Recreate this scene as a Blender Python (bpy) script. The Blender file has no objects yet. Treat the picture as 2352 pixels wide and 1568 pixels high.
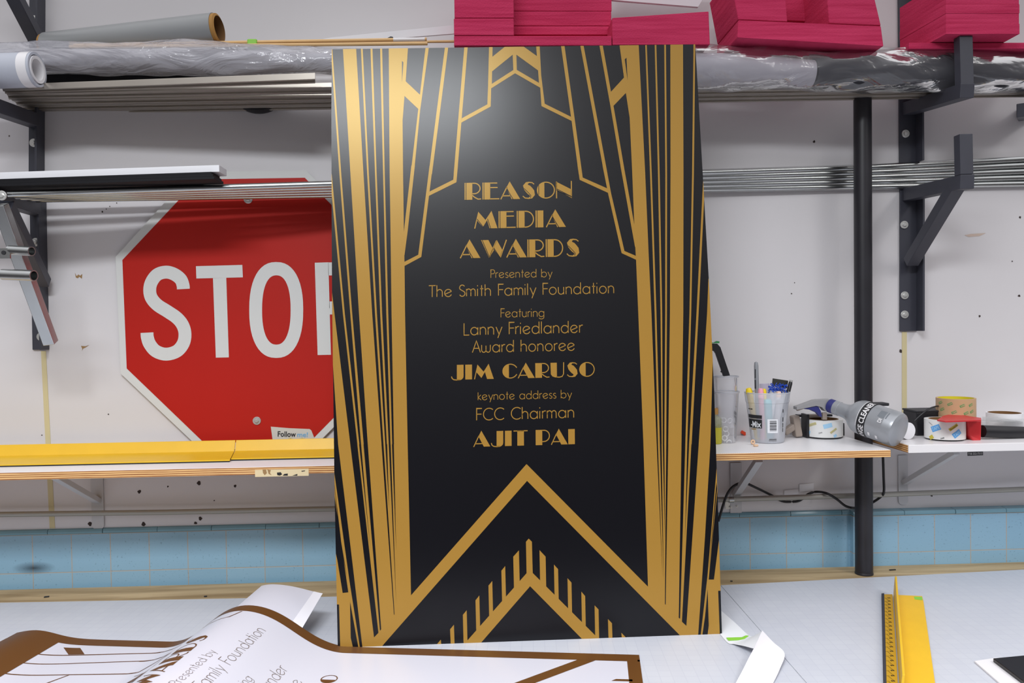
import bpy, bmesh, math, random
from mathutils import Vector, Matrix
from mathutils.geometry import tessellate_polygon
random.seed(7)
SC = bpy.context.scene
COL = SC.collection
IMW, IMH, FPX = 2352, 1568, 1801.0

# ------------------------------------------------------------------ camera
YAW, PITCH, ROLL = 0.0385, -0.0184, -0.0151
BENCH = 0.9
EYE = Vector((0, 0, BENCH + 0.7119))
_cy, _sy = math.cos(YAW), math.sin(YAW)
FWD = Vector((_sy*math.cos(PITCH), _cy*math.cos(PITCH), math.sin(PITCH)))
_r0 = Vector((_cy, -_sy, 0)); _u0 = _r0.cross(FWD)
RGT = _r0*math.cos(ROLL) + _u0*math.sin(ROLL)
UPV = -_r0*math.sin(ROLL) + _u0*math.cos(ROLL)
cam_d = bpy.data.cameras.new('camera')
cam = bpy.data.objects.new('camera', cam_d); COL.objects.link(cam)
cam.matrix_world = Matrix(((RGT.x, UPV.x, -FWD.x, EYE.x), (RGT.y, UPV.y, -FWD.y, EYE.y), (RGT.z, UPV.z, -FWD.z, EYE.z), (0, 0, 0, 1)))
cam_d.sensor_width = 36.0; cam_d.lens = 36.0*FPX/IMW
cam_d.clip_start = 0.05
cam_d.dof.use_dof = True; cam_d.dof.focus_distance = 2.0; cam_d.dof.aperture_fstop = 7.0
SC.camera = cam

# ------------------------------------------------------------------ world, lights, exposure
w = bpy.data.worlds.new('room_light'); SC.world = w; w.use_nodes = True
nt = w.node_tree; nt.nodes.clear()
wo = nt.nodes.new('ShaderNodeOutputWorld'); bg = nt.nodes.new('ShaderNodeBackground')
tc = nt.nodes.new('ShaderNodeTexCoord'); sp = nt.nodes.new('ShaderNodeSeparateXYZ'); rp = nt.nodes.new('ShaderNodeValToRGB')
mr = nt.nodes.new('ShaderNodeMapRange'); mr.inputs[1].default_value = -1; mr.inputs[2].default_value = 1
nt.links.new(tc.outputs['Generated'], sp.inputs[0]); nt.links.new(sp.outputs[2], mr.inputs[0]); nt.links.new(mr.outputs[0], rp.inputs[0])
rp.color_ramp.elements[0].position = 0.47; rp.color_ramp.elements[0].color = (0.035, 0.033, 0.035, 1)
_e = rp.color_ramp.elements.new(0.60); _e.color = (0.15, 0.145, 0.145, 1)
rp.color_ramp.elements[len(rp.color_ramp.elements)-1].position = 0.88; rp.color_ramp.elements[len(rp.color_ramp.elements)-1].color = (0.52, 0.515, 0.53, 1)
nt.links.new(rp.outputs[0], bg.inputs[0]); bg.inputs[1].default_value = 2.45
nt.links.new(bg.outputs[0], wo.inputs[0])

def area(name, loc, aim, sx, sy, power, color=(1, 1, 1), spread=145):
    d = bpy.data.lights.new(name, 'AREA'); d.shape = 'RECTANGLE'; d.size = sx; d.size_y = sy; d.energy = power; d.color = color; d.spread = math.radians(spread)
    o = bpy.data.objects.new(name, d); COL.objects.link(o); o.location = loc
    o.rotation_euler = (Vector(aim)-Vector(loc)).to_track_quat('-Z', 'Y').to_euler()
    return o
# fluorescent ceiling fixtures of the workshop
area('ceiling_tube_light', (-0.52, -0.35, 3.28), (-0.52, -0.35, 0), 1.4, 0.5, 104, (0.93, 0.965, 1.0), 158)
area('ceiling_tube_light', (2.4, -0.1, 3.28), (2.4, -0.1, 0), 0.5, 1.25, 32, (1.0, 0.985, 0.97))
SC.view_settings.view_transform = 'Standard'; SC.view_settings.look = 'None'
SC.view_settings.gamma = 1.0; SC.view_settings.use_curve_mapping = False
SC.view_settings.exposure = 0.0

# ------------------------------------------------------------------ pixel helpers: where a sight line meets a real plane of the room
def ray(px, py):
    return FWD + RGT*((px-IMW/2)/FPX) + UPV*((IMH/2-py)/FPX)
def P(px, py, Y):
    d = ray(px, py); return EYE + d*(Y/d.y)
def PZ(px, py, z):
    d = ray(px, py); return EYE + d*((z-EYE.z)/d.z)
def PP(px, py, o, n):
    d = ray(px, py); return EYE + d*((o-EYE).dot(n)/d.dot(n))
PXM = lambda Y: Y/FPX           # metres per pixel at depth Y

# ------------------------------------------------------------------ materials
def srgb(c):
    if isinstance(c, str):
        c = c.lstrip('#'); c = [int(c[i:i+2], 16)/255 for i in (0, 2, 4)]
    return tuple(((x/12.92) if x <= 0.04045 else ((x+0.055)/1.055)**2.4) for x in c[:3]) + (1.0,)
MATS = {}
def mat(name, color, rough=0.6, metal=0.0, var=0.0, scale=8.0, bump=0.0, bscale=200.0, alpha=1.0, spec=0.5, trans=0.0, coat=0.0):
    m = bpy.data.materials.new(name); m.use_nodes = True; N = m.node_tree; b = N.nodes['Principled BSDF']
    c = srgb(color); b.inputs['Base Color'].default_value = c
    b.inputs['Roughness'].default_value = rough; b.inputs['Metallic'].default_value = metal
    b.inputs['Specular IOR Level'].default_value = spec
    b.inputs['Alpha'].default_value = alpha; b.inputs['Transmission Weight'].default_value = trans
    b.inputs['Coat Weight'].default_value = coat
    tcn = N.nodes.new('ShaderNodeTexCoord')
    if var > 0:
        nz = N.nodes.new('ShaderNodeTexNoise'); nz.inputs['Scale'].default_value = scale; nz.inputs['Detail'].default_value = 5
        N.links.new(tcn.outputs['Object'], nz.inputs['Vector'])
        mx = N.nodes.new('ShaderNodeMix'); mx.data_type = 'RGBA'
        mx.inputs[6].default_value = tuple(max(0, x*(1-var)) for x in c[:3])+(1,); mx.inputs[7].default_value = tuple(min(1, x*(1+var)) for x in c[:3])+(1,)
        N.links.new(nz.outputs[0], mx.inputs[0]); N.links.new(mx.outputs[2], b.inputs['Base Color'])
    if bump > 0:
        n2 = N.nodes.new('ShaderNodeTexNoise'); n2.inputs['Scale'].default_value = bscale; n2.inputs['Detail'].default_value = 3
        N.links.new(tcn.outputs['Object'], n2.inputs['Vector'])
        bp = N.nodes.new('ShaderNodeBump'); bp.inputs['Strength'].default_value = bump; bp.inputs['Distance'].default_value = 0.002
        N.links.new(n2.outputs[0], bp.inputs['Height']); N.links.new(bp.outputs[0], b.inputs['Normal'])
    MATS[name] = m; return m
def stretch_noise(m, color_a, color_b, sc=(1, 1, 1), scale=10, lo=0.35, hi=0.65, detail=4, dist=0.0):
    """colour between two tones by a stretched noise (wood grain, plies, brushed metal)"""
    N = m.node_tree; b = N.nodes['Principled BSDF']
    t = N.nodes.new('ShaderNodeNewGeometry'); mp = N.nodes.new('ShaderNodeMapping'); mp.inputs['Scale'].default_value = sc
    nz = N.nodes.new('ShaderNodeTexNoise'); nz.inputs['Scale'].default_value = scale; nz.inputs['Detail'].default_value = detail
    nz.inputs['Distortion'].default_value = dist
    r = N.nodes.new('ShaderNodeValToRGB'); r.color_ramp.elements[0].position = lo; r.color_ramp.elements[1].position = hi
    r.color_ramp.elements[0].color = srgb(color_a); r.color_ramp.elements[1].color = srgb(color_b)
    N.links.new(t.outputs['Position'], mp.inputs[0]); N.links.new(mp.outputs[0], nz.inputs['Vector']); N.links.new(nz.outputs[0], r.inputs[0])
    N.links.new(r.outputs[0], b.inputs['Base Color']); return m

M_wall = mat('white_wall_paint', '#d6d3d5', 0.42, var=0.05, scale=2.5, bump=0.06, bscale=60)
M_gold = mat('gold_vinyl', '#9a7330', 0.30, var=0.02, spec=0.9)
M_gold.node_tree.nodes['Principled BSDF'].inputs['Specular Tint'].default_value = srgb('#ffe6a8')
M_black = mat('black_print', '#06060c', 0.275, spec=0.40)
M_foamedge = mat('board_edge', '#26262b', 0.6)
M_red = mat('sign_red', '#b1180c', 0.5, var=0.06, scale=4, spec=0.3)
M_signwhite = mat('sign_white', '#d2d3d1', 0.45, var=0.02)
M_steel = mat('painted_steel', '#3a3b45', 0.5, var=0.12, scale=30)
M_pole = mat('black_pole_paint', '#201f25', 0.42, var=0.5, scale=14)
M_galv = mat('galvanised_steel', '#b3b6b6', 0.27, metal=1.0, var=0.08, scale=40)
M_alu = mat('aluminium', '#b6afa6', 0.34, metal=0.85, var=0.08, scale=12)
M_bolt = mat('zinc_bolt', '#cfcfcc', 0.3, metal=0.55)
M_pink = mat('pink_foam', '#c23a5e', 0.9, var=0.18, scale=60, bump=0.6, bscale=260, spec=0.15)
stretch_noise(M_pink, '#b42a50', '#d04068', (4, 4, 90), 1.6, 0.25, 0.75, 6)
M_ply = mat('plywood_edge', '#c9924f', 0.7)
N = M_ply.node_tree; _g = N.nodes.new('ShaderNodeNewGeometry'); _m = N.nodes.new('ShaderNodeMapping'); _m.inputs['Scale'].default_value = (.05, .05, 1)
_w = N.nodes.new('ShaderNodeTexWave'); _w.wave_type = 'BANDS'; _w.bands_direction = 'Z'; _w.inputs['Scale'].default_value = 62; _w.inputs['Distortion'].default_value = 2.2; _w.inputs['Detail'].default_value = 3; _w.inputs['Detail Scale'].default_value = 3
_r = N.nodes.new('ShaderNodeValToRGB'); _r.color_ramp.elements[0].position = .12; _r.color_ramp.elements[0].color = srgb('#8a4f24'); _r.color_ramp.elements[1].position = .55; _r.color_ramp.elements[1].color = srgb('#e0b377')
N.links.new(_g.outputs['Position'], _m.inputs[0]); N.links.new(_m.outputs[0], _w.inputs['Vector']); N.links.new(_w.outputs['Fac'], _r.inputs[0]); N.links.new(_r.outputs[0], N.nodes['Principled BSDF'].inputs['Base Color'])
M_ledge = mat('bare_plywood', '#b39a74', 0.62)
stretch_noise(M_ledge, '#8f7751', '#c4ad86', (1.2, 14, 1), 2.2, 0.3, 0.7, 6, 0.6)
M_lam = mat('white_laminate', '#e4e2e4', 0.35, var=0.02)
M_white = mat('white_board', '#e6e6ea', 0.5, var=0.015)
M_whitepaint = mat('white_painted_steel', '#c3c3c6', 0.45, var=0.04)
M_paper = mat('white_paper', '#e2e0e6', 0.5)
M_vinylwhite = mat('sheet_white', '#cbcad4', 0.28, spec=0.5)
M_vinylbrown = mat('sheet_gold', '#5f3b17', 0.38, var=0.03)
M_yellow = mat('yellow_powdercoat', '#dfb31f', 0.42, var=0.06, scale=20)
M_yellow2 = mat('yellow_scale', '#c99d22', 0.5, var=0.05)
M_dark = mat('black_plastic', '#17171c', 0.45)
M_ink = mat('black_ink', '#1b1b1f', 0.6)
M_blackboard = mat('black_foamboard', '#0f0f14', 0.6, var=0.1, spec=0.25)
M_greytape = mat('grey_film', '#8d8f90', 0.35, var=0.04)
M_card = mat('cardboard_core', '#a77b3e', 0.75, var=0.1)
M_carddark = mat('cardboard_inside', '#7a5733', 0.85)
M_dowel = mat('wood_dowel', '#d9b27c', 0.6, var=0.1, scale=25)
M_green = mat('green_tape', '#86c440', 0.5)
M_strip = mat('cream_caulk', '#cbbf95', 0.6, var=0.06)
M_hole = mat('hole_dark', '#3a2f2c', 0.9)
M_brownpatch = mat('torn_brown_patch', '#9b7a50', 0.85)
M_silver = mat('silver_plastic', '#9ea1a6', 0.32, metal=0.35, var=0.03)
M_grey = mat('grey_plastic', '#8d8c8e', 0.45)
M_blue = mat('navy_plastic', '#2c2f6e', 0.4)
M_tan = mat('tan_tape', '#c39f79', 0.5, var=0.04)
M_tapewhite = mat('white_tape', '#e2e2e0', 0.3)
M_skyblue = mat('blue_print', '#5aa2e0', 0.45)
M_yelprint = mat('yellow_print', '#c9b840', 0.45)
M_greenprint = mat('green_print', '#4f9a5c', 0.5)
M_redplastic = mat('red_plastic', '#c1272d', 0.4)
M_orange = mat('orange_red_plastic', '#e0451f', 0.45)
M_yelbright = mat('bright_yellow', '#f2d21c', 0.45)
M_pinkpl = mat('pale_pink', '#f0a5b8', 0.45)
M_bluebr = mat('bright_blue', '#1f4fc4', 0.6)
M_teal = mat('teal_plastic', '#6fc4cc', 0.5)
M_greenpl = mat('green_plastic', '#2f8a4a', 0.5)
M_beige = mat('taupe_plastic', '#978a80', 0.5)
M_textgrey = mat('sheet_line', '#6e5f55', 0.5)
M_floor = mat('concrete_floor', '#77767a', 0.6, var=0.1)
M_skyink = mat('blue_ink', '#6fa9cf', 0.5)
M_lightsheet = mat('creased_backing', '#e4e6ea', 0.35)

def clear_mat(name, tint, amount, rough=0.08, bump=0.0, bscale=20, gloss=0.12):
    """thin plastic: see-through with a milky share and a sheen"""
    m = bpy.data.materials.new(name); m.use_nodes = True; N = m.node_tree; N.nodes.clear()
    o = N.nodes.new('ShaderNodeOutputMaterial'); t = N.nodes.new('ShaderNodeBsdfTransparent'); d = N.nodes.new('ShaderNodeBsdfPrincipled')
    d.inputs['Base Color'].default_value = srgb(tint); d.inputs['Roughness'].default_value = 0.5
    g = N.nodes.new('ShaderNodeBsdfGlossy'); g.inputs['Roughness'].default_value = rough
    a = N.nodes.new('ShaderNodeMixShader'); a.inputs[0].default_value = amount
    b = N.nodes.new('ShaderNodeMixShader'); fr = N.nodes.new('ShaderNodeFresnel'); fr.inputs[0].default_value = 1.4
    ma = N.nodes.new('ShaderNodeMath'); ma.operation = 'MULTIPLY_ADD'; ma.inputs[1].default_value = 0.55; ma.inputs[2].default_value = gloss*0.3
    N.links.new(t.outputs[0], a.inputs[1]); N.links.new(d.outputs[0], a.inputs[2])
    N.links.new(fr.outputs[0], ma.inputs[0]); N.links.new(ma.outputs[0], b.inputs[0])
    N.links.new(a.outputs[0], b.inputs[1]); N.links.new(g.outputs[0], b.inputs[2]); N.links.new(b.outputs[0], o.inputs[0])
    if bump > 0:
        tcn = N.nodes.new('ShaderNodeNewGeometry'); mp = N.nodes.new('ShaderNodeMapping'); mp.inputs['Scale'].default_value = (0.45, 1, 1)
        nz = N.nodes.new('ShaderNodeTexNoise'); nz.inputs['Scale'].default_value = bscale; nz.inputs['Detail'].default_value = 4; nz.inputs['Distortion'].default_value = 1.2
        bp = N.nodes.new('ShaderNodeBump'); bp.inputs['Strength'].default_value = bump; bp.inputs['Distance'].default_value = 0.02
        N.links.new(tcn.outputs['Position'], mp.inputs[0]); N.links.new(mp.outputs[0], nz.inputs['Vector']); N.links.new(nz.outputs[0], bp.inputs['Height'])
        for s in (d, g, fr): N.links.new(bp.outputs[0], s.inputs['Normal'])
    MATS[name] = m; return m
M_film = clear_mat('clear_film', '#d4d4de', 0.36, 0.1, 0.9, 16, 0.15)
M_film2 = clear_mat('milky_film', '#c6c6cc', 0.09, 0.12, 0.7, 9, 0.12)
M_cup = clear_mat('clear_cup', '#e2e2ea', 0.22, 0.1, 0, 1, 0.1)
M_bucket = clear_mat('milky_tub', '#e0e4ee', 0.50, 0.2, 0, 1, 0.1)
M_clearbox = clear_mat('clear_box', '#dfe3e4', 0.12, 0.06, 0, 1, 0.15)
M_glassjar = clear_mat('yellowish_jar', '#cfd2a0', 0.3, 0.06, 0, 1, 0.15)

def tile_mat():
    m = mat('blue_tile', '#84abc2', 0.22); N = m.node_tree; b = N.nodes['Principled BSDF']
    ge = N.nodes.new('ShaderNodeNewGeometry'); s = N.nodes.new('ShaderNodeSeparateXYZ'); N.links.new(ge.outputs['Position'], s.inputs[0])
    ax = N.nodes.new('ShaderNodeMath'); ax.operation = 'ADD'; ax.inputs[1].default_value = 1.2772 + 0.108*10
    az = N.nodes.new('ShaderNodeMath'); az.operation = 'ADD'; az.inputs[1].default_value = -(BENCH+0.0372) + 0.108*10
    N.links.new(s.outputs[0], ax.inputs[0]); N.links.new(s.outputs[2], az.inputs[0])
    c = N.nodes.new('ShaderNodeCombineXYZ'); N.links.new(ax.outputs[0], c.inputs[0]); N.links.new(az.outputs[0], c.inputs[1])
    br = N.nodes.new('ShaderNodeTexBrick'); br.offset = 0; br.squash = 1
    br.inputs['Scale'].default_value = 1; br.inputs['Brick Width'].default_value = 0.108; br.inputs['Row Height'].default_value = 0.108
    br.inputs['Mortar Size'].default_value = 0.0014; br.inputs['Mortar Smooth'].default_value = 0.2
    br.inputs['Color1'].default_value = srgb('#85acc4'); br.inputs['Color2'].default_value = srgb('#8cb2c9'); br.inputs['Mortar'].default_value = srgb('#a9a49b')
    N.links.new(c.outputs[0], br.inputs['Vector'])
    # speckle + grime
    nz = N.nodes.new('ShaderNodeTexNoise'); nz.inputs['Scale'].default_value = 180; nz.inputs['Detail'].default_value = 2
    N.links.new(ge.outputs['Position'], nz.inputs['Vector'])
    r = N.nodes.new('ShaderNodeValToRGB'); r.color_ramp.elements[0].position = 0.25; r.color_ramp.elements[0].color = (0.45, 0.45, 0.45, 1); r.color_ramp.elements[1].position = 0.36; r.color_ramp.elements[1].color = (1, 1, 1, 1)
    N.links.new(nz.outputs[0], r.inputs[0])
    mx = N.nodes.new('ShaderNodeMix'); mx.data_type = 'RGBA'; mx.blend_type = 'MULTIPLY'; mx.inputs[0].default_value = 0.55
    N.links.new(br.outputs[0], mx.inputs[6]); N.links.new(r.outputs[0], mx.inputs[7])
    # one black sooty smudge on the wall tile at the far left
    c0 = P(78, 1304, 2.255)
    vs = N.nodes.new('ShaderNodeVectorMath'); vs.operation = 'SUBTRACT'; vs.inputs[1].default_value = c0
    vm = N.nodes.new('ShaderNodeVectorMath'); vm.operation = 'MULTIPLY'; vm.inputs[1].default_value = (1, 0, 3.2)
    vl = N.nodes.new('ShaderNodeVectorMath'); vl.operation = 'LENGTH'
    N.links.new(ge.outputs['Position'], vs.inputs[0]); N.links.new(vs.outputs[0], vm.inputs[0]); N.links.new(vm.outputs[0], vl.inputs[0])
    r2 = N.nodes.new('ShaderNodeValToRGB'); r2.color_ramp.elements[0].position = 0.0; r2.color_ramp.elements[0].color = srgb('#3c3b42'); r2.color_ramp.elements[1].position = 0.062; r2.color_ramp.elements[1].color = (1, 1, 1, 1)
    N.links.new(vl.outputs['Value'], r2.inputs[0])
    m2 = N.nodes.new('ShaderNodeMix'); m2.data_type = 'RGBA'; m2.blend_type = 'MULTIPLY'; m2.inputs[0].default_value = 0.9
    N.links.new(mx.outputs[2], m2.inputs[6]); N.links.new(r2.outputs[0], m2.inputs[7]); N.links.new(m2.outputs[2], b.inputs['Base Color'])
    bp = N.nodes.new('ShaderNodeBump'); bp.inputs['Strength'].default_value = 0.4; bp.inputs['Distance'].default_value = 0.002; bp.invert = True
    N.links.new(br.outputs['Fac'], bp.inputs['Height']); N.links.new(bp.outputs[0], b.inputs['Normal'])
    return m
M_tile = tile_mat()
M_cap = mat('blue_tile_cap', '#6f98a8', 0.25, var=0.12, scale=12)

def mat_grid():
    m = mat('cutting_mat_grid', '#d0d3db', 0.4); N = m.node_tree; b = N.nodes['Principled BSDF']
    ge = N.nodes.new('ShaderNodeNewGeometry')
    mp = N.nodes.new('ShaderNodeMapping'); mp.inputs['Rotation'].default_value = (0, 0, 0.06)
    N.links.new(ge.outputs['Position'], mp.inputs[0])
    br = N.nodes.new('ShaderNodeTexBrick'); br.offset = 0; br.squash = 1; br.inputs['Scale'].default_value = 1
    br.inputs['Brick Width'].default_value = 0.0254; br.inputs['Row Height'].default_value = 0.0254; br.inputs['Mortar Size'].default_value = 0.0008; br.inputs['Mortar Smooth'].default_value = 0.6
    br.inputs['Color1'].default_value = srgb('#c3c6cf'); br.inputs['Color2'].default_value = srgb('#c6c9d1'); br.inputs['Mortar'].default_value = srgb('#bbbec9')
    N.links.new(mp.outputs[0], br.inputs['Vector'])
    nz = N.nodes.new('ShaderNodeTexNoise'); nz.inputs['Scale'].default_value = 5; nz.inputs['Detail'].default_value = 6
    N.links.new(ge.outputs['Position'], nz.inputs['Vector'])
    r = N.nodes.new('ShaderNodeValToRGB'); r.color_ramp.elements[0].color = (0.90, 0.90, 0.91, 1); r.color_ramp.elements[1].color = (1, 1, 1, 1)
    N.links.new(nz.outputs[0], r.inputs[0])
    mx = N.nodes.new('ShaderNodeMix'); mx.data_type = 'RGBA'; mx.blend_type = 'MULTIPLY'; mx.inputs[0].default_value = 1
    N.links.new(br.outputs[0], mx.inputs[6]); N.links.new(r.outputs[0], mx.inputs[7]); N.links.new(mx.outputs[2], b.inputs['Base Color'])
    return m
M_mat = mat_grid()

# ------------------------------------------------------------------ mesh builder
class MB:
    def __init__(s): s.v = []; s.f = []; s.m = []; s.mats = []
    def mi(s, m):
        if m not in s.mats: s.mats.append(m)
        return s.mats.index(m)
    def add(s, vs, fs, m):
        b = len(s.v); s.v += [Vector(x) for x in vs]; k = s.mi(m)
        for f in fs: s.f.append([b+i for i in f]); s.m.append(k)
        return s
    def frame(s, c, ax, ay, az, hx, hy, hz, m):
        vs = [c + ax*(hx*i) + ay*(hy*j) + az*(hz*k) for i in (-1, 1) for j in (-1, 1) for k in (-1, 1)]
        return s.add(vs, [(0, 1, 3, 2), (4, 6, 7, 5), (0, 4, 5, 1), (2, 3, 7, 6), (0, 2, 6, 4), (1, 5, 7, 3)], m)
    def box(s, x0, x1, y0, y1, z0, z1, m):
        return s.frame(Vector(((x0+x1)/2, (y0+y1)/2, (z0+z1)/2)), Vector((1, 0, 0)), Vector((0, 1, 0)), Vector((0, 0, 1)), (x1-x0)/2, (y1-y0)/2, (z1-z0)/2, m)
    def bar(s, a, b, wd, ht, m, up=Vector((0, 0, 1))):
        """rectangular bar from a to b, width wd sideways, ht along up"""
        a = Vector(a); b = Vector(b); d = (b-a); L = d.length; d.normalize()
        sd = d.cross(up).normalized(); u = sd.cross(d).normalized()
        return s.frame((a+b)/2, d, sd, u, L/2, wd/2, ht/2, m)
    def prism(s, pts, ext, m, mside=None):
        """closed polygon pts (3D, any simple shape) pushed along ext"""
        pts = [Vector(p) for p in pts]; n = len(pts); ext = Vector(ext)
        tri = tessellate_polygon([pts])
        s.add(pts, tri, m); s.add([p+ext for p in pts], [tuple(reversed(t)) for t in tri], m)
        s.add(pts + [p+ext for p in pts], [(i, (i+1) % n, n+(i+1) % n, n+i) for i in range(n)], mside or m); return s
    def flat(s, pts, m):
        pts = [Vector(p) for p in pts]; return s.add(pts, tessellate_polygon([pts]), m)
    def tube(s, path, r, m, seg=12, caps=True, r2=None):
        path = [Vector(p) for p in path]; n = len(path); rings = []
        t0 = (path[1]-path[0]).normalized(); ref = Vector((0, 0, 1)) if abs(t0.z) < 0.9 else Vector((1, 0, 0))
        for i, p in enumerate(path):
            t = (path[min(i+1, n-1)]-path[max(i-1, 0)]).normalized()
            sd = t.cross(ref).normalized(); u = sd.cross(t).normalized()
            rr = r(i/(n-1)) if callable(r) else r
            rings.append([p + sd*(rr*math.cos(2*math.pi*k/seg)) + u*((r2 or rr)*math.sin(2*math.pi*k/seg)) for k in range(seg)])
        vs = [v for q in rings for v in q]
        fs = [(i*seg+k, i*seg+(k+1) % seg, (i+1)*seg+(k+1) % seg, (i+1)*seg+k) for i in range(n-1) for k in range(seg)]
        if caps: fs += [tuple(reversed(range(seg))), tuple((n-1)*seg+k for k in range(seg))]
        return s.add(vs, fs, m)
    def lathe(s, prof, o, ax, m, seg=32, caps=False):
        """profile of (radius, distance along axis)"""
        o = Vector(o); ax = Vector(ax).normalized(); ref = Vector((0, 0, 1)) if abs(ax.z) < 0.9 else Vector((1, 0, 0))
        a = ax.cross(ref).normalized(); b = a.cross(ax).normalized(); n = len(prof)
        vs = [o + ax*h + a*(r*math.cos(2*math.pi*k/seg)) + b*(r*math.sin(2*math.pi*k/seg)) for r, h in prof for k in range(seg)]
        fs = [(i*seg+k, i*seg+(k+1) % seg, (i+1)*seg+(k+1) % seg, (i+1)*seg+k) for i in range(n-1) for k in range(seg)]
        if caps: fs += [tuple(reversed(range(seg))), tuple((n-1)*seg+k for k in range(seg))]
        return s.add(vs, fs, m)
    def grid(s, fn, nu, nv, m):
        vs = [fn(i/nu, j/nv) for i in range(nu+1) for j in range(nv+1)]
        fs = [(i*(nv+1)+j, (i+1)*(nv+1)+j, (i+1)*(nv+1)+j+1, i*(nv+1)+j+1) for i in range(nu) for j in range(nv)]
        return s.add(vs, fs, m)
    def build(s, name, parent=None, bevel=0.0, smooth=False, loc=None, solid=0.0):
        me = bpy.data.meshes.new(name)
        o = bpy.data.objects.new(name, me); COL.objects.link(o)
        base = loc if loc is not None else Vector((0, 0, 0))
        if parent is not None:
            o.parent = parent; q = parent
            while q is not None: base = base + q.location; q = q.parent
        elif loc is not None: o.location = loc
        me.from_pydata([tuple(v-base) for v in s.v], [], s.f)
        for m in s.mats: me.materials.append(m)
        me.polygons.foreach_set('material_index', s.m)
        if smooth: me.polygons.foreach_set('use_smooth', [True]*len(me.polygons))
        me.update()
        bm = bmesh.new(); bm.from_mesh(me); bmesh.ops.remove_doubles(bm, verts=bm.verts, dist=1e-6)
        if not solid and name not in NORECALC: bmesh.ops.recalc_face_normals(bm, faces=bm.faces)
        bm.to_mesh(me); bm.free()
        if smooth: me.set_sharp_from_angle(angle=math.radians(40))
        if bevel > 0:
            md = o.modifiers.new('edge', 'BEVEL'); md.width = bevel; md.segments = 2; md.limit_method = 'ANGLE'; md.angle_limit = math.radians(40)
        if solid:
            md = o.modifiers.new('thick', 'SOLIDIFY'); md.thickness = solid; md.offset = 0
        return o
NORECALC = set()
def tag(o, label, cat, group=None, kind=None):
    o['label'] = label; o['category'] = cat
    if group: o['group'] = group
    if kind: o['kind'] = kind
    return o
def thing(name, loc, label, cat, group=None):
    o = bpy.data.objects.new(name, None); COL.objects.link(o); o.location = Vector(loc); o.empty_display_size = 0.02
    return tag(o, label, cat, group)
def struct(o): o['kind'] = 'structure'; return o
X3, Y3, Z3 = Vector((1, 0, 0)), Vector((0, 1, 0)), Vector((0, 0, 1))

# ------------------------------------------------------------------ lettering
def arc(cx, cy, rx, ry, a0, a1, n=14):
    return [(cx+rx*math.cos(math.radians(a0+(a1-a0)*i/n)), cy+ry*math.sin(math.radians(a0+(a1-a0)*i/n))) for i in range(n+1)]
def stroke(pts, wd, closed=False):
    """ribbon of quads along a polyline; wd may be a list of widths"""
    n = len(pts); out = []; L = []; R = []
    for i in range(n):
        if closed: a, b = pts[(i-1) % n], pts[(i+1) % n]
        else: a, b = pts[max(i-1, 0)], pts[min(i+1, n-1)]
        dx, dy = b[0]-a[0], b[1]-a[1]; q = math.hypot(dx, dy) or 1e-9
        h = (wd[i] if isinstance(wd, (list, tuple)) else wd)/2
        # mitre correction
        if 0 < i < n-1 or closed:
            e = pts[(i+1) % n]; ex, ey = e[0]-pts[i][0], e[1]-pts[i][1]; eq = math.hypot(ex, ey) or 1e-9
            h = h/max(0.5, abs((dx*ex+dy*ey)/(q*eq)))
        L.append((pts[i][0]-dy/q*h, pts[i][1]+dx/q*h)); R.append((pts[i][0]+dy/q*h, pts[i][1]-dx/q*h))
    for i in range(n if closed else n-1):
        j = (i+1) % n; out.append([L[i], L[j], R[j], R[i]])
    return out
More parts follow.
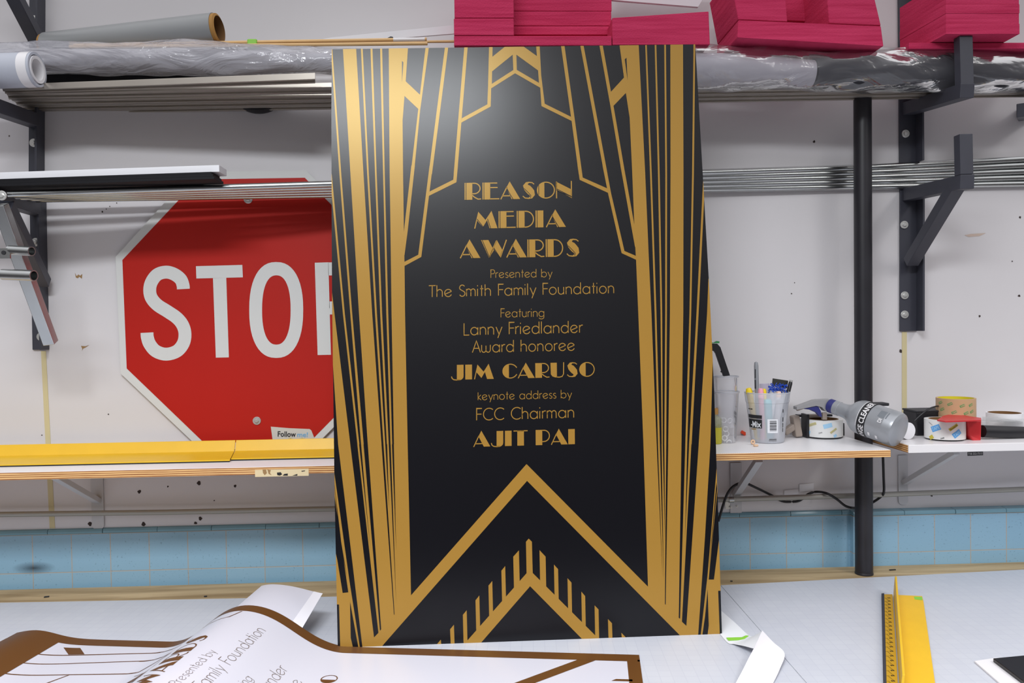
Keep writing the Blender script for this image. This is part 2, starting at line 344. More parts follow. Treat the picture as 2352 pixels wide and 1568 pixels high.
def thin_glyph(c):
    """light geometric capitals and lower case, cap height 1; list of strokes and the advance"""
    x = 0.64; r = x/2
    o = lambda: arc(r, r, r, r, 0, 360, 26)
    D = {
     'T': ([[(0, 1), (.62, 1)], [(.31, 1), (.31, 0)]], .66), 'F': ([[(.5, 1), (.03, 1), (.03, 0)], [(.03, .52), (.46, .52)]], .54),
     'P': ([[(.03, 0), (.03, 1), (.25, 1)] + arc(.27, .75, .25, .25, 85, -90, 10) + [(.03, .5)]], .58),
     'L': ([[(.03, 1), (.03, 0), (.5, 0)]], .56), 'A': ([[(0, 0), (.37, 1), (.74, 0)], [(.15, .36), (.59, .36)]], .78),
     'C': ([arc(.52, .5, .5, .5, 48, 312, 24)], .92),
     'S': ([arc(.3, .75, .24, .25, 30, 200, 10) + [(.14, .6), (.44, .43)] + arc(.3, .25, .25, .25, 25, -155, 12)], .62),
     'a': ([o(), [(x, x), (x, 0)]], x+.14), 'd': ([o(), [(x, 1.02), (x, 0)]], x+.14), 'b': ([[(0, 1.02), (0, 0)], o()], x+.12),
     'o': ([o()], x+.12), 'c': ([arc(r, r, r, r, 45, 315)], x+.08),
     'e': ([arc(r, r, r, r, 22, 335, 22), [(.04, .22), (x-.04, r+.13)]], x+.10),
     'g': ([o(), [(x, x), (x, -.05)] + arc(r, -.05, r, .22, 0, -160, 10)], x+.14),
     'h': ([[(0, 1.02), (0, 0)], [(0, r)] + arc(.25, .38, .25, .26, 180, 0, 12) + [(.5, 0)]], .64),
     'n': ([[(0, x), (0, 0)], [(0, r)] + arc(.25, .38, .25, .26, 180, 0, 12) + [(.5, 0)]], .64),
     'm': ([[(0, x), (0, 0)], [(0, r)] + arc(.2, .42, .2, .22, 180, 0, 10) + [(.4, 0)], [(.4, r)] + arc(.6, .42, .2, .22, 180, 0, 10) + [(.8, 0)]], .94),
     'i': ([[(0, x), (0, 0)], [(0, .86), (0, .95)]], .16), 'l': ([[(0, 1.02), (0, 0)]], .16),
     't': ([[(.14, .95), (.14, 0)], [(0, x), (.3, x)]], .38), 'r': ([[(0, x), (0, 0)], [(0, r)] + arc(.24, .36, .24, .28, 180, 75, 8)], .36),
     's': ([arc(.18, .48, .16, .16, 35, 200, 8) + [(.08, .37), (.28, .27)] + arc(.18, .16, .17, .16, 30, -150, 10)], .44),
     'u': ([[(0, x), (0, .26)] + arc(.25, .26, .25, .26, 180, 360, 12) + [(.5, x)], [(.5, .3), (.5, 0)]], .64),
     'w': ([[(0, x), (0, .22)] + arc(.2, .22, .2, .22, 180, 360, 10) + [(.4, x*.9)], [(.4, .22)] + arc(.6, .22, .2, .22, 180, 360, 10) + [(.8, x)]], .94),
     'y': ([[(0, x), (.27, .02)], [(.54, x), (.16, -.3)]], .60), 'k': ([[(0, .95), (0, 0)], [(.36, x), (.02, .3), (.4, 0)]], .46),
     ' ': ([], .34)}
    return D[c]
def thin_text(t, wd=0.075):
    polys = []; x = 0
    for c in t:
        st, adv = thin_glyph(c)
        for s in st:
            q = [(x+a, b) for a, b in s]; fine = [q[0]]
            for a, b in zip(q, q[1:]):
                k = max(1, int(math.hypot(b[0]-a[0], b[1]-a[1])/0.3))
                fine += [(a[0]+(b[0]-a[0])*i/k, a[1]+(b[1]-a[1])*i/k) for i in range(1, k+1)]
            polys += stroke(fine, wd)
        x += adv + (.15 if c == ' ' else .075)
    return polys, x-0.20
def deco_glyph(c, inl):
    """heavy art-deco capitals, cap height 1: gold polygons, dark inline polygons, advance"""
    H = .065; S = .46; g = []; k = []
    il = lambda a, b: k.extend(stroke([a, b], .035)) if inl else None
    stem = lambda x=0.0: (g.append([(x, 0), (x+S, 0), (x+S, 1), (x, 1)]), il((x+.09, -.01), (x+.09, 1.01)))
    if c == 'I': stem(); adv = .60
    elif c == 'R':
        stem(); g += stroke([(S-.02, .97)] + arc(.56, .66, .36, .31, 80, -85, 16) + [(S-.02, .35)], H); g += stroke([(S-.02, .27), (.6, .14), (.8, .03), (.98, .04)], H); adv = 1.06
    elif c == 'P':
        stem(); g += stroke([(S-.02, .97)] + arc(.58, .60, .38, .37, 80, -85, 16) + [(S-.02, .22)], H); adv = 1.06
    elif c == 'E':
        stem(); g += stroke([(S-.02, .965), (.88, .965)], H) + stroke([(S-.02, .70), (.9, .70)], H) + stroke([(S-.02, .035), (1.0, .035)], H); adv = 1.06
    elif c == 'D':
        stem(); g += stroke([(S-.02, .967)] + arc(.52, .5, .46, .467, 85, -85, 20) + [(S-.02, .033)], H); adv = 1.10
    elif c == 'A':
        g.append([(.36, .68), (.56, 1.05), (1.18, 0), (.73, 0)]); g += stroke([(.03, 0), (.40, .73)], H) + stroke([(.13, .2), (.62, .2)], H); il((.385, .62), (.77, -.02))
        if inl: g += stroke([(.37, .70), (.70, 0)], .05)
        adv = 1.22
    elif c == 'O':
        g.append([(.47, .985)] + arc(.56, .5, .54, .5, 100, 260, 20) + [(.47, .015)]); g += stroke(arc(.56, .5, .51, .47, 100, -100, 24), H); il((.13, .24), (.13, .8)); adv = 1.16
    elif c == 'C':
        g.append([(.47, .985)] + arc(.56, .5, .54, .5, 100, 260, 20) + [(.47, .015)]); g += stroke(arc(.56, .5, .51, .47, 100, 28, 10), H) + stroke(arc(.56, .5, .51, .47, -28, -100, 10), H); adv = 1.08
    elif c == 'S':
        p = [(.80, .86), (.68, .955), (.5, .975), (.36, .93), (.30, .80), (.38, .66), (.50, .52), (.62, .38), (.68, .22), (.62, .08), (.46, .03), (.26, .05), (.12, .17)]
        wd = [.06, .06, .07, .14, .30, .42, .44, .42, .30, .14, .07, .06, .06]
        g += stroke(p, wd); k += stroke([(.20, .62), (.46, .36), (.60, .20), (.58, .05)], .03) if inl else []; adv = .94
    elif c == 'N':
        g += stroke([(.035, 1.0), (.035, 0)], H) + stroke([(.93, 1.02), (.93, .02)], H); g.append([(0, 1.0), (.93, .52), (.96, .0), (0, .55)]); il((.02, .50), (.98, .06)) if inl else None; adv = 1.08
        if inl: k.extend(stroke([(.05, .56), (.93, .10)], .035))
    elif c == 'M':
        g.append([(0, 0), (.24, .99), (.66, .5), (1.01, 1.03), (1.36, 0), (.9, 0), (.75, .48), (.51, .08), (.17, .47), (.07, 0)]); adv = 1.42
        if inl: k += stroke([(.17, .56), (.56, .05)], .035) + stroke([(.78, .56), (.97, -.02)], .035)
    elif c == 'W':
        g.append([(0, 1), (.42, 1), (.735, .42), (.46, 0)]); g.append([(.70, .53), (.90, 1.0), (1.24, .40), (1.09, 0)]); g += stroke([(.46, .02), (.88, .95)], H) + stroke([(1.10, .02), (1.46, 1)], H); adv = 1.44
        if inl: k += stroke([(.06, 1.02), (.50, -.02)], .035) + stroke([(.73, .55), (1.12, -.04)], .035)
    elif c == 'J':
        g.append([(.40, 1), (.86, 1), (.86, .25), (.84, .12), (.75, .02), (.62, -.04), (.40, -.05)]); g += stroke([(.62, -.01), (.42, -.025), (.2, .0), (.08, .08), (.03, .22)], H); adv = .98
    elif c == 'U':
        g.append([(0, 1), (.44, 1), (.44, .0), (.30, .01), (.12, .08), (.02, .22)]); g += stroke([(.40, .03), (.6, .01), (.80, .06), (.90, .22), (.92, 1.02)], H); adv = 1.04
    elif c == 'T':
        g.append([(.26, 0), (.72, 0), (.72, 1), (.26, 1)]); g += stroke([(0, .97), (.98, .97)], .065); adv = 1.02
    else: adv = .52
    return g, k, adv
def deco_text(t, inl=False):
    G = []; K = []; x = 0
    for c in t:
        g, k, a = deco_glyph(c, inl)
        G += [[(x+u, v) for u, v in p] for p in g]; K += [[(x+u, v) for u, v in p] for p in k]; x += a
    return G, K, x-.06
_font_cache = {}
def font_polys(t, bold=0.0):
    """plain sans letters as 2-D triangles, height about 1 for capitals"""
    key = (t, bold)
    if key in _font_cache: return _font_cache[key]
    cu = bpy.data.curves.new('letters', 'FONT'); cu.body = t; cu.size = 1.38; cu.offset = bold; cu.resolution_u = 3
    ob = bpy.data.objects.new('letters', cu); COL.objects.link(ob)
    me = bpy.data.meshes.new_from_object(ob.evaluated_get(bpy.context.evaluated_depsgraph_get()))
    polys = [[(me.vertices[i].co.x, me.vertices[i].co.y) for i in p.vertices] for p in me.polygons]
    wd = max((v.co.x for v in me.vertices), default=1)
    bpy.data.objects.remove(ob); bpy.data.curves.remove(cu); bpy.data.meshes.remove(me)
    _font_cache[key] = (polys, wd); return polys, wd
def put(mb, polys, fn, m):
    for p in polys:
        q = [Vector(fn(u, v)) for u, v in p]
        if len(q) == 4: mb.add(q, [(0, 1, 2, 3)], m)
        else: mb.flat(q, m)
def plane_map(o, ux, vy, lift):
    """(u,v) -> point o + u*ux + v*vy lifted off the surface"""
    return lambda u, v: o + ux*u + vy*v + lift

# ================================================================== SETTING
WY = 2.2606          # main back wall
WR = WY       # part of the wall right of the pole, slightly proud
XS = P(1955, 1200, WR).x
ZG = BENCH + 0.0372; ZC = BENCH + 0.1458
def wall_marks(mb, marks, Y):
    for px, py, r in marks:
        c = P(px, py, Y-0.0006); R = r*PXM(Y)
        mb.flat([c + Vector((R*math.cos(a)*(1+.25*math.sin(3*a+px)), 0, R*math.sin(a)*(1+.2*math.cos(2*a+py)))) for a in [i*math.pi/5 for i in range(10)]], M_hole)
mb = MB(); mb.box(-2.6, 2.9, WY, WY+.1, 0, 3.2, M_wall)
wall_marks(mb, [(320, 1129, 4), (385.5, 1117, 2), (457, 1109, 4.5), (540, 1116, 3), (329.5, 1203, 4.5), (206.6, 1203, 4.5), (460, 1190.5, 4), (449, 1200.5, 3.5), (492, 1149, 1.5), (96, 999, 1.5), (249, 951, 1.5), (235, 486, 2), (244, 480, 1.2), (252, 474, 1.2), (268, 466, 1.3), (21, 312, 1.5), (37, 549, 1.5), (1870, 325, 3), (1818, 674, 1.5), (1825, 649, 1.2)], WY)
for cx, cy, pts in [(180, 634, [(-8, -8), (-6, 3), (-1, 5), (2, 1), (8, 6), (9, -5), (4, -1), (0, -4), (-4, 0)]), (195, 797, [(-9, -3), (-6, 4), (-7, 9), (-4, 3), (1, 1), (10, -5), (1, -2)])]:
    mb.flat([P(cx+a, cy+b, WY-.0006) for a, b in pts], M_brownpatch)
wall_marks(mb, [(2343, 499, 2.5), (2341, 679, 3), (2250, 726, 2.5), (2069, 806, 4), (2325, 600, 1.5), (2140, 1138, 2.5)], WR)
mb.flat([P(2225+a, 540+b, WR-.0006) for a, b in [(-10, 0), (5, -3), (40, -5), (25, 2), (0, 4)]], mat('faint_orange_smear', '#c9b5a8', 0.6))
struct(mb.build('wall_back'))
# tile wainscot, two runs, each with a rounded cap row
def tiles(name, x0, x1, y, seed, th=.006):
    mb = MB(); mb.box(x0, x1, y-th, y, BENCH-.3, ZC, M_tile)
    n = int((x1-x0)/0.152)+1; rr = random.Random(seed)
    for i in range(n):
        a = x0+i*0.152; b = min(x1, a+0.1505)
        if b-a < .01: continue
        d = rr.uniform(-.0008, .0008)
        mb.prism([(a, y, ZC+.0012), (a, y-th-.003+d, ZC+.0012), (a, y-th-.004+d, ZC+.007), (a, y-th-.001+d, ZC+.0125), (a, y, ZC+.0145)], (b-a, 0, 0), M_cap)
    return struct(mb.build(name, bevel=0))
tiles('trim_1', -2.6, XS, WY, 1); tiles('trim_2', XS-.006, 2.9, WR, 2, .026)
mb = MB(); mb.prism([P(94, 806, WY-.0015), P(105, 806, WY-.0015), P(126, 1213, WY-.0015), P(114, 1213, WY-.0015)], (0, .0015, 0), M_strip)
struct(mb.build('trim_3'))
mb = MB(); mb.prism([P(2072, 762, WR-.0015), P(2083, 762, WR-.0015), P(2083, 1030, WR-.0015), P(2072, 1030, WR-.0015)], (0, .0015, 0), M_strip)
struct(mb.build('trim_4'))
mb = MB(); mb.box(-2.6, 2.9, -2.0, WY, -.05, 0, M_floor); struct(mb.build('floor'))

# ================================================================== WORKBENCH
root = thing('workbench', (0, 1.6, 0), 'long workbench with a bare plywood ledge along the tiled wall', 'workbench')
MATY = PZ(400, 1376, BENCH).y      # back edge of the cutting mats
mb = MB(); mb.box(-2.3, 2.5, 1.02, WR-.027, BENCH-.04, BENCH-.0005, M_ledge); mb.build('top', root, bevel=.002)
for x in (-2.1, 2.3):
    for y in (1.12, 2.12):
        mb = MB(); mb.box(x-.04, x+.04, y-.04, y+.04, 0, BENCH-.041, M_ledge); mb.build('leg', root, bevel=.003)
# cutting mats: two big translucent sheets that meet in a crooked seam
MT = .003
def mat_sheet(pts, z0, z1, label, name='cutting_mat'):
    q = [PZ(a, b, BENCH) for a, b in pts]
    mb = MB(); mb.prism([(p.x, p.y, BENCH+z0) for p in q], (0, 0, z1-z0), M_mat)
    return tag(mb.build(name, bevel=.0006), label, 'cutting mat', 'cutting mats on the bench')
def far(pxa, pya, pxb, pyb, y):
    """continue the line of two bench points to depth y, returned as pixel-free point"""
    a, b = PZ(pxa, pya, BENCH), PZ(pxb, pyb, BENCH); t = (y-a.y)/(b.y-a.y); return a+(b-a)*t
s0, s1 = PZ(1655, 1346, BENCH), PZ(1850, 1568, BENCH)
sN = s0+(s1-s0)*((1.06-s0.y)/(s1.y-s0.y))
bl = PZ(-200, 1384, BENCH)
mb = MB(); mb.prism([Vector((-2.2, bl.y, BENCH)), PZ(770, 1372, BENCH), s0 - X3*.0006, sN - X3*.0006, Vector((-2.2, 1.06, BENCH))], (0, 0, MT), M_mat)
tag(mb.build('cutting_mat', bevel=.0006), 'translucent gridded cutting mat under the black and gold board', 'cutting mat', 'cutting mats on the bench')
br_ = PZ(2500, 1302, BENCH)
mb = MB(); mb.prism([s0 + X3*.0006, br_, Vector((2.4, br_.y, BENCH)), Vector((2.4, 1.06, BENCH)), sN + X3*.0006], (0, 0, MT), M_mat)
tag(mb.build('cutting_mat', bevel=.0006), 'translucent gridded cutting mat under the yellow safety ruler', 'cutting mat', 'cutting mats on the bench')
ZM = BENCH + MT
# dust and offcuts on ledge and mat
for i, (px, py, a, b, ph) in enumerate([(107, 1371, 5, 1.6, .3), (663, 1359, 3, 1.2, .2), (472, 1370, 3, 1.2, 0), (2050, 1309, 8, 1, .1), (1680, 1335, 2.5, 1, 0)]):
    c = PZ(px, py, BENCH); k = PXM(2.15)
    mb = MB(); mb.frame(c+Z3*.0012, Vector((math.cos(ph), math.sin(ph), 0)), Vector((-math.sin(ph), math.cos(ph), 0)), Z3, a*k, b*k*1.6, .0012, M_ink)
    tag(mb.build('debris_chip', bevel=.0004), ['dark chip on the plywood ledge near the left picture edge', 'dark crumb on the ledge just left of the big board', 'dark crumb on the ledge behind the curled sheet', 'thin dark sliver on the ledge right of the black pole', 'tiny dark crumb on the ledge right of the big board'][i], 'debris', 'crumbs on the plywood ledge')

# ================================================================== BLACK AND GOLD BOARD
BL, BR = PZ(776, 1487, ZM), PZ(1658, 1455, ZM)
ux = (BR-BL); BWID = ux.length; ux.normalize()
hz = Vector((-ux.y, ux.x, 0))      # horizontal, away from the viewer
def lean_fit():
    best = None
    for i in range(0, 220):
        t = math.radians(i*.1); up = Z3*math.cos(t) + hz*math.sin(t); n = ux.cross(up).normalized()
        tl, tr = PP(762, 113, BL, n), PP(1597, 102, BL, n)
        e = abs((tr-tl).length-BWID)
        if best is None or e < best[0]: best = (e, t, up, n, tl, tr)
    return best
_e, LEAN, BUP, BN, TLc, TRc = lean_fit()
if BN.y > 0: BN = -BN
print('BOARD', BWID, (TLc-BL).length, (TRc-BR).length, math.degrees(LEAN), _e, TLc, TRc, BL, BR)
def B(px, py, lift=0.0): return PP(px, py, BL, BN) + BN*lift
sign = thing('event_sign', (BL+BR)/2, 'tall black foam board with gold art-deco stripes and award lettering', 'sign')
edgeL = [(762, 113), (761, 260), (761.5, 400), (762, 560), (763, 720), (765.5, 900), (768, 1100), (772, 1300), (776, 1487)]
edgeR = [(1658, 1455), (1654, 1320), (1650, 1200), (1640.5, 900), (1628, 640), (1621, 520), (1613, 380), (1605, 240), (1597, 102)]
outline = edgeL + edgeR
mb = MB(); mb.prism([B(a, b) for a, b in outline], -BN*.006, M_black, M_foamedge)
panel = mb.build('panel', sign)
# clip polygons to the (almost convex) outline of the board
def clip(poly, hull):
    out = poly
    area2 = sum(hull[i][0]*hull[(i+1) % len(hull)][1]-hull[(i+1) % len(hull)][0]*hull[i][1] for i in range(len(hull)))
    sg = 1 if area2 > 0 else -1
    for i in range(len(hull)):
        a, b = hull[i], hull[(i+1) % len(hull)]
        side = lambda p: sg*((b[0]-a[0])*(p[1]-a[1])-(b[1]-a[1])*(p[0]-a[0]))
        new = []
        for j in range(len(out)):
            p, q = out[j], out[(j+1) % len(out)]; sp_, sq = side(p), side(q)
            if sp_ >= 0: new.append(p)
            if (sp_ >= 0) != (sq >= 0):
                t = sp_/(sp_-sq); new.append((p[0]+(q[0]-p[0])*t, p[1]+(q[1]-p[1])*t))
        out = new
        if len(out) < 3: return []
    return out
hullL = [(edgeL[0], edgeL[-1])]
def inboard(poly):
    # clip against straight pieces of the two slightly bowed sides, band by band
    ys = sorted(set([p[1] for p in edgeL]+[p[1] for p in edgeR]))
    return clip(poly, outline)
c1 = lambda pts: [(740+x/4.612, 60+y/4.612) for x, y in pts]
c2 = lambda pts: [(1140+x/4.612, 60+y/4.612) for x, y in pts]
c3 = lambda pts: [(740+x/4.612, 380+y/4.612) for x, y in pts]
c4 = lambda pts: [(1200+x/4.612, 380+y/4.612) for x, y in pts]
c6 = lambda pts: [(740+x/2.862, 1020+y/2.862) for x, y in pts]
c7 = lambda pts: [(1200+x/2.862, 1020+y/2.862) for x, y in pts]
GOLD = []; DARK = []
def band(rows):
    """rows of (y, xleft, xright)"""
    for (y0, a0, b0), (y1, a1, b1) in zip(rows, rows[1:]):
        GOLD.append([(a0, y0), (b0, y0), (b1, y1), (a1, y1)])
# left stripes
band([(108, 759.3, 763), (400, 779.7, 784), (720, 804.6, 809), (1020, 829.4, 835.4)])
band([(400, 757.5, 762), (720, 787.7, 792), (1020, 821, 825.5)])
band([(666, 757, 762), (720, 757, 768.3), (1020, 776.7, 804.6)])
band([(108, 787.5, 817.8), (400, 805, 835), (720, 824.6, 854.9), (1020, 844.8, 876.3)])
band([(108, 828.7, 833), (400, 843.4, 847.3), (720, 861.4, 865.8), (1020, 880.8, 885)])
band([(108, 850.8, 855.5), (400, 861.4, 865.3), (720, 873.3, 877.7), (1020, 888.5, 893)])
band([(108, 873.1, 877.8), (400, 879.9, 883.8), (720, 887.4, 891.8), (1020, 897, 901)])
band([(400, 895, 925.8), (495, 896.5, 927.2), (533, 897, 927.6), (610, 898, 929.2), (720, 899.4, 930.4), (1020, 904.9, 936.4)])
GOLD.append(c1([(705, 215), (910, 215), (885, 585), (1037, 728), (1018, 878), (872, 740), (852, 1000), (857, 1568), (715, 1568)]))
DARK.append(c1([(845, 370), (860, 383), (846, 600)]))
GOLD.append(c1([(1097, 210), (1132, 210), (1037, 728+170), (972, 1568), (937, 1568), (1018, 878)]))
GOLD.append(c3([(945, 0), (982, 0), (905, 700), (872, 950), (862, 950), (865, 705)]))
GOLD.append(c1([(1303, 205), (1338, 205), (1163, 1568), (1127, 1568)]))
GOLD.append(c3([(1138, 0), (1172, 0), (1050, 968), (1018, 945)]))
GOLD.append(c3([(1018, 945), (1050, 968), (868, 1066), (868, 1022)]))
GOLD.append(c3([(1390, 150), (1422, 178), (1130, 322), (1138, 276)]))
GOLD.append(c1([(1507, 205), (1543, 205), (1478, 978), (1473, 1040), (1430, 1568), (1393, 1568), (1437, 1040)]))
GOLD.append(c3([(1402, 0), (1438, 0), (1422, 178), (1389, 150)]))
GOLD.append(c1([(1768, 200), (1806, 200), (1800, 480), (1797, 612), (1790, 660), (1785, 852), (1750, 828), (1757, 640)]))
GOLD.append(c1([(1750, 828), (1785, 852), (1474, 1022), (1480, 976)]))
# crown chevron
GOLD.append(c1([(1803, 325), (1958, 200), (2110, 200), (2275, 318), (2290, 472), (2057, 303), (2018, 303), (1800, 480)]))
GOLD.append(c1([(2018, 300), (2057, 300), (2062, 470), (2025, 470)]))
GOLD.append(c1([(1797, 612), (2028, 463), (2060, 463), (2043, 500), (1790, 660)]))
GOLD.append(c1([(2060, 463), (2303, 605), (2309, 652), (2043, 500)]))
GOLD.append(c2([(420, 195), (458, 195), (475, 520), (512, 822), (478, 847), (465, 655), (452, 605), (442, 470)]))
GOLD.append(c2([(478, 847), (512, 822), (790, 960), (797, 1004)]))
GOLD.append(c2([(683, 195), (720, 195), (835, 1020), (910, 1568), (873, 1568), (797, 1003)]))
GOLD.append(c4([(583, 0), (620, 0), (638, 128), (606, 152)])); GOLD.append(c4([(606, 152), (638, 128), (895, 241), (905, 289)]))
GOLD.append(c2([(887, 195), (922, 195), (1178, 1568), (1143, 1568)]))
GOLD.append(c4([(848, 0), (883, 0), (940, 300), (1080, 905), (1050, 927), (905, 289)]))
GOLD.append(c4([(1050, 928), (1080, 905), (1202, 957), (1204, 998)]))
GOLD.append(c2([(1090, 195), (1125, 195), (1240, 840), (1365, 1568), (1330, 1568), (1207, 840)]))
GOLD.append(c4([(1037, 0), (1072, 0), (1187, 640), (1200, 700), (1200, 862), (1192, 862)]))
GOLD.append(c2([(1303, 190), (1507, 190), (1577, 1568), (1440, 1568), (1412, 970), (1372, 708), (1240, 845), (1213, 697), (1352, 545)]))
DARK.append(c2([(1360, 352), (1378, 335), (1390, 575)]))
# right stripes
band([(400, 1452.2, 1481.9), (560, 1458.6, 1488.8), (566, 1459, 1489), (600, 1461, 1490.5), (720, 1466, 1496.2), (1020, 1477.8, 1508.2)])
band([(96, 1481.6, 1485.2), (400, 1493, 1496.9), (720, 1503.6, 1507.7), (1020, 1511.2, 1515.5)])
band([(96, 1503.4, 1507.3), (400, 1511.2, 1515.1), (720, 1517, 1520.9), (1020, 1519.7, 1522.2)])
band([(96, 1525.4, 1529.5), (400, 1528.1, 1532), (720, 1527.8, 1531.7), (1020, 1525.7, 1530.2)])
band([(96, 1539.6, 1568.6), (400, 1540, 1569.8), (720, 1538.7, 1569.3), (1020, 1534.7, 1565.1)])
band([(96, 1592.8, 1596.9), (400, 1589.5, 1593.6), (720, 1583.4, 1587.5), (1020, 1573.9, 1578.4)])
band([(400, 1615.5, 1620), (720, 1599.6, 1604.4), (1020, 1582.6, 1588.5)])
band([(640, 1627, 1632), (720, 1623.9, 1640), (1020, 1604.6, 1631.5)])
# lower left wing: gold field with dark wedges over it
GOLD.append([(744, 1080)] + c6([(78, 0), (562, 0), (584, 992), (392, 1332), (90, 1340), (70, 600)]))
GOLD.append(c6([(584, 992), (1343, 130), (1347, 240), (388, 1332)]))
for p in [[(40, 0), (105, 0), (185, 660), (265, 1336), (249, 1338), (180, 900), (120, 470), (75, 150), (70, 0)],
          [(185, 0), (231, 0), (370, 1238), (341, 1268)], [(272, 0), (300, 0), (388, 1214), (380, 1225)], [(243, 0), (256, 0), (290, 400), (318, 690)],
          [(390, 0), (403, 0), (440, 560), (476, 1118), (472, 1118)], [(415, 0), (427, 0), (440, 420)], [(438, 0), (450, 0), (470, 560), (487, 1050)], [(459, 0), (471, 0), (487, 700)],
          [(70, 330), (81, 330), (130, 680), (172, 972), (135, 976), (100, 760), (84, 690), (70, 690)], [(74, 200), (78, 235), (125, 640), (165, 880), (118, 640)],
          [(85, 1052), (111, 1052), (119, 1345), (95, 1345)], [(183, 1032), (240, 1345), (205, 1345), (188, 1270)]]:
    DARK.append(c6(p))
# lower right wing
GOLD.append(c7([(795, 0), (1272, 0), (1320, 700), (1320, 1262), (1042, 1262), (825, 937)]))
GOLD.append(c7([(27, 130), (825, 935), (1042, 1262), (30, 240)]))
for p in [[(1235, 0), (1275, 0), (1277, 140), (1215, 870), (1170, 1262), (1154, 1262), (1200, 600)],
          [(1110, 0), (1158, 0), (1077, 1192), (1048, 1165)], [(1045, 0), (1070, 0), (1036, 1145), (1027, 1140)], [(1083, 0), (1095, 0), (1068, 620)],
          [(945, 0), (958, 0), (941, 1053), (936, 1050)], [(922, 0), (932, 0), (937, 640)], [(903, 0), (914, 0), (928, 900)], [(882, 0), (890, 0), (920, 870)],
          [(1283, 290), (1300, 560), (1258, 888), (1224, 888), (1250, 600)], [(1275, 250), (1279, 290), (1222, 850)],
          [(1286, 962), (1320, 962), (1320, 1255), (1297, 1255)], [(1217, 950), (1224, 1190), (1215, 1260), (1181, 1260), (1200, 1130)]]:
    DARK.append(c7(p))
# comb chevron at the foot
GOLD.append(c6([(1340, 640), (1357, 620), (1378, 640), (1384, 846), (1367, 932), (1035, 1314), (927, 1320), (1345, 845)]))
for tx0, tx1, yl, yr, bl_, br2 in [(1256, 1293, 738, 697, 942, 896), (1178, 1203, 830, 800, 1030, 998), (1093, 1118, 928, 898, 1128, 1098), (1008, 1033, 1025, 993, 1220, 1190), (925, 950, 1120, 1090, 1322, 1290), (841, 866, 1215, 1185, 1330, 1330), (757, 780, 1310, 1283, 1335, 1335)]:
    GOLD.append(c6([(tx0, yl), (tx1, yr), (tx1+5, br2+6), (tx0+5, bl_+6)]))
GOLD.append(c7([(42, 620), (62, 640), (67, 845), (505, 1282), (506, 1292), (405, 1292), (50, 932)])); GOLD.append(c7([(23, 640), (42, 620), (50, 932), (27, 846)]))
for tx0, tx1, yl, yr, bl_, br2 in [(112, 152, 695, 738, 892, 937), (207, 234, 790, 820, 986, 1016), (296, 322, 880, 908, 1076, 1106), (387, 412, 968, 997, 1166, 1196), (474, 500, 1058, 1085, 1252, 1284), (562, 588, 1148, 1175, 1285, 1285), (650, 676, 1238, 1265, 1285, 1285)]:
    GOLD.append(c7([(tx0, yl), (tx1, yr), (tx1+4, br2+6), (tx0+4, bl_+6)]))
mb = MB()
for i, p in enumerate(GOLD):
    q = inboard(p)
    if len(q) > 2: mb.flat([B(a, b, .0003+i*2e-6) for a, b in q], M_gold)
for i, p in enumerate(DARK):
    q = inboard(p)
    if len(q) > 2: mb.flat([B(a, b, .0007+i*2e-6) for a, b in q], M_black)
NORECALC.add('gold_pattern')
mb.build('gold_pattern', sign)
LINES = [('REASON', 'i', (1067, 459), (1316, 455), 39), ('MEDIA', 'i', (1089, 525), (1299, 521), 39), ('AWARDS', 'i', (1056, 593), (1332, 589), 41),
         ('Presented by', 't', (1127, 638), (1267, 636), 18.5), ('The Smith Family Foundation', 't', (985, 682), (1410, 673), 26), ('Featuring', 't', (1150, 728.5), (1249.5, 727), 19.5),
         ('Lanny Friedlander', 't', (1065, 769.5), (1337, 763.5), 27), ('Award honoree', 't', (1085, 809.5), (1319, 804.5), 26.5), ('JIM CARUSO', 's', (1036, 872), (1366, 864.5), 34),
         ('keynote address by', 't', (1098, 918.5), (1312, 913.5), 18.5), ('FCC Chairman', 't', (1094, 965), (1318, 958.5), 27), ('AJIT PAI', 's', (1087, 1026), (1323, 1019.5), 35)]
NORECALC.add('lettering')
for t, kind, a, b, cap in LINES:
    A_, B_ = B(*a, .0005), B(*b, .0005); d = (B_-A_)
    top = B(a[0], a[1]-cap, .0005)-A_
    mb = MB()
    if kind == 't': G, wd = thin_text(t); K = []
    else: G, K, wd = deco_text(t, kind == 'i')
    mp = lambda u, v: A_ + d*(u/wd) + top*v
    put(mb, G, mp, M_gold)
    put(mb, K, lambda u, v: mp(u, v) + BN*.0003, M_black)
    mb.build('lettering', sign)

# ================================================================== STOP SIGN
SY = WY - .012
stop = thing('stop_sign', P(582, 720, WY), 'red octagonal STOP traffic sign with white border bolted to the wall', 'sign')
outer = [(442, 394), (703, 391), (888, 577), (898, 848), (718, 1030), (462, 1033), (277, 858), (265, 590)]
inner = [(455, 412), (700, 408), (872, 583), (882, 842), (712, 1014), (468, 1016), (291, 846), (281, 597)]
mb = MB(); mb.prism([P(a, b, SY) for a, b in outer], (0, .003, 0), M_signwhite); mb.build('plate', stop, bevel=.0006)
mb = MB(); mb.prism([P(a, b, SY-.0006) for a, b in inner], (0, .0006, 0), M_red); mb.build('red_face', stop)
SL = SY-.001
k2 = lambda pts: [(x/3.0154, 380+y/3.0154) for x, y in pts]
def smooth_pts(pts, n=6):
    out = []
    for i in range(len(pts)-1):
        p0, p1, p2, p3 = pts[max(i-1, 0)], pts[i], pts[i+1], pts[min(i+2, len(pts)-1)]
        for j in range(n):
            t = j/n
            out.append(tuple(.5*((2*p1[c]) + (-p0[c]+p2[c])*t + (2*p0[c]-5*p1[c]+4*p2[c]-p3[c])*t*t + (-p0[c]+3*p1[c]-3*p2[c]+p3[c])*t**3) for c in range(len(p1))))
    return out+[tuple(pts[-1])]
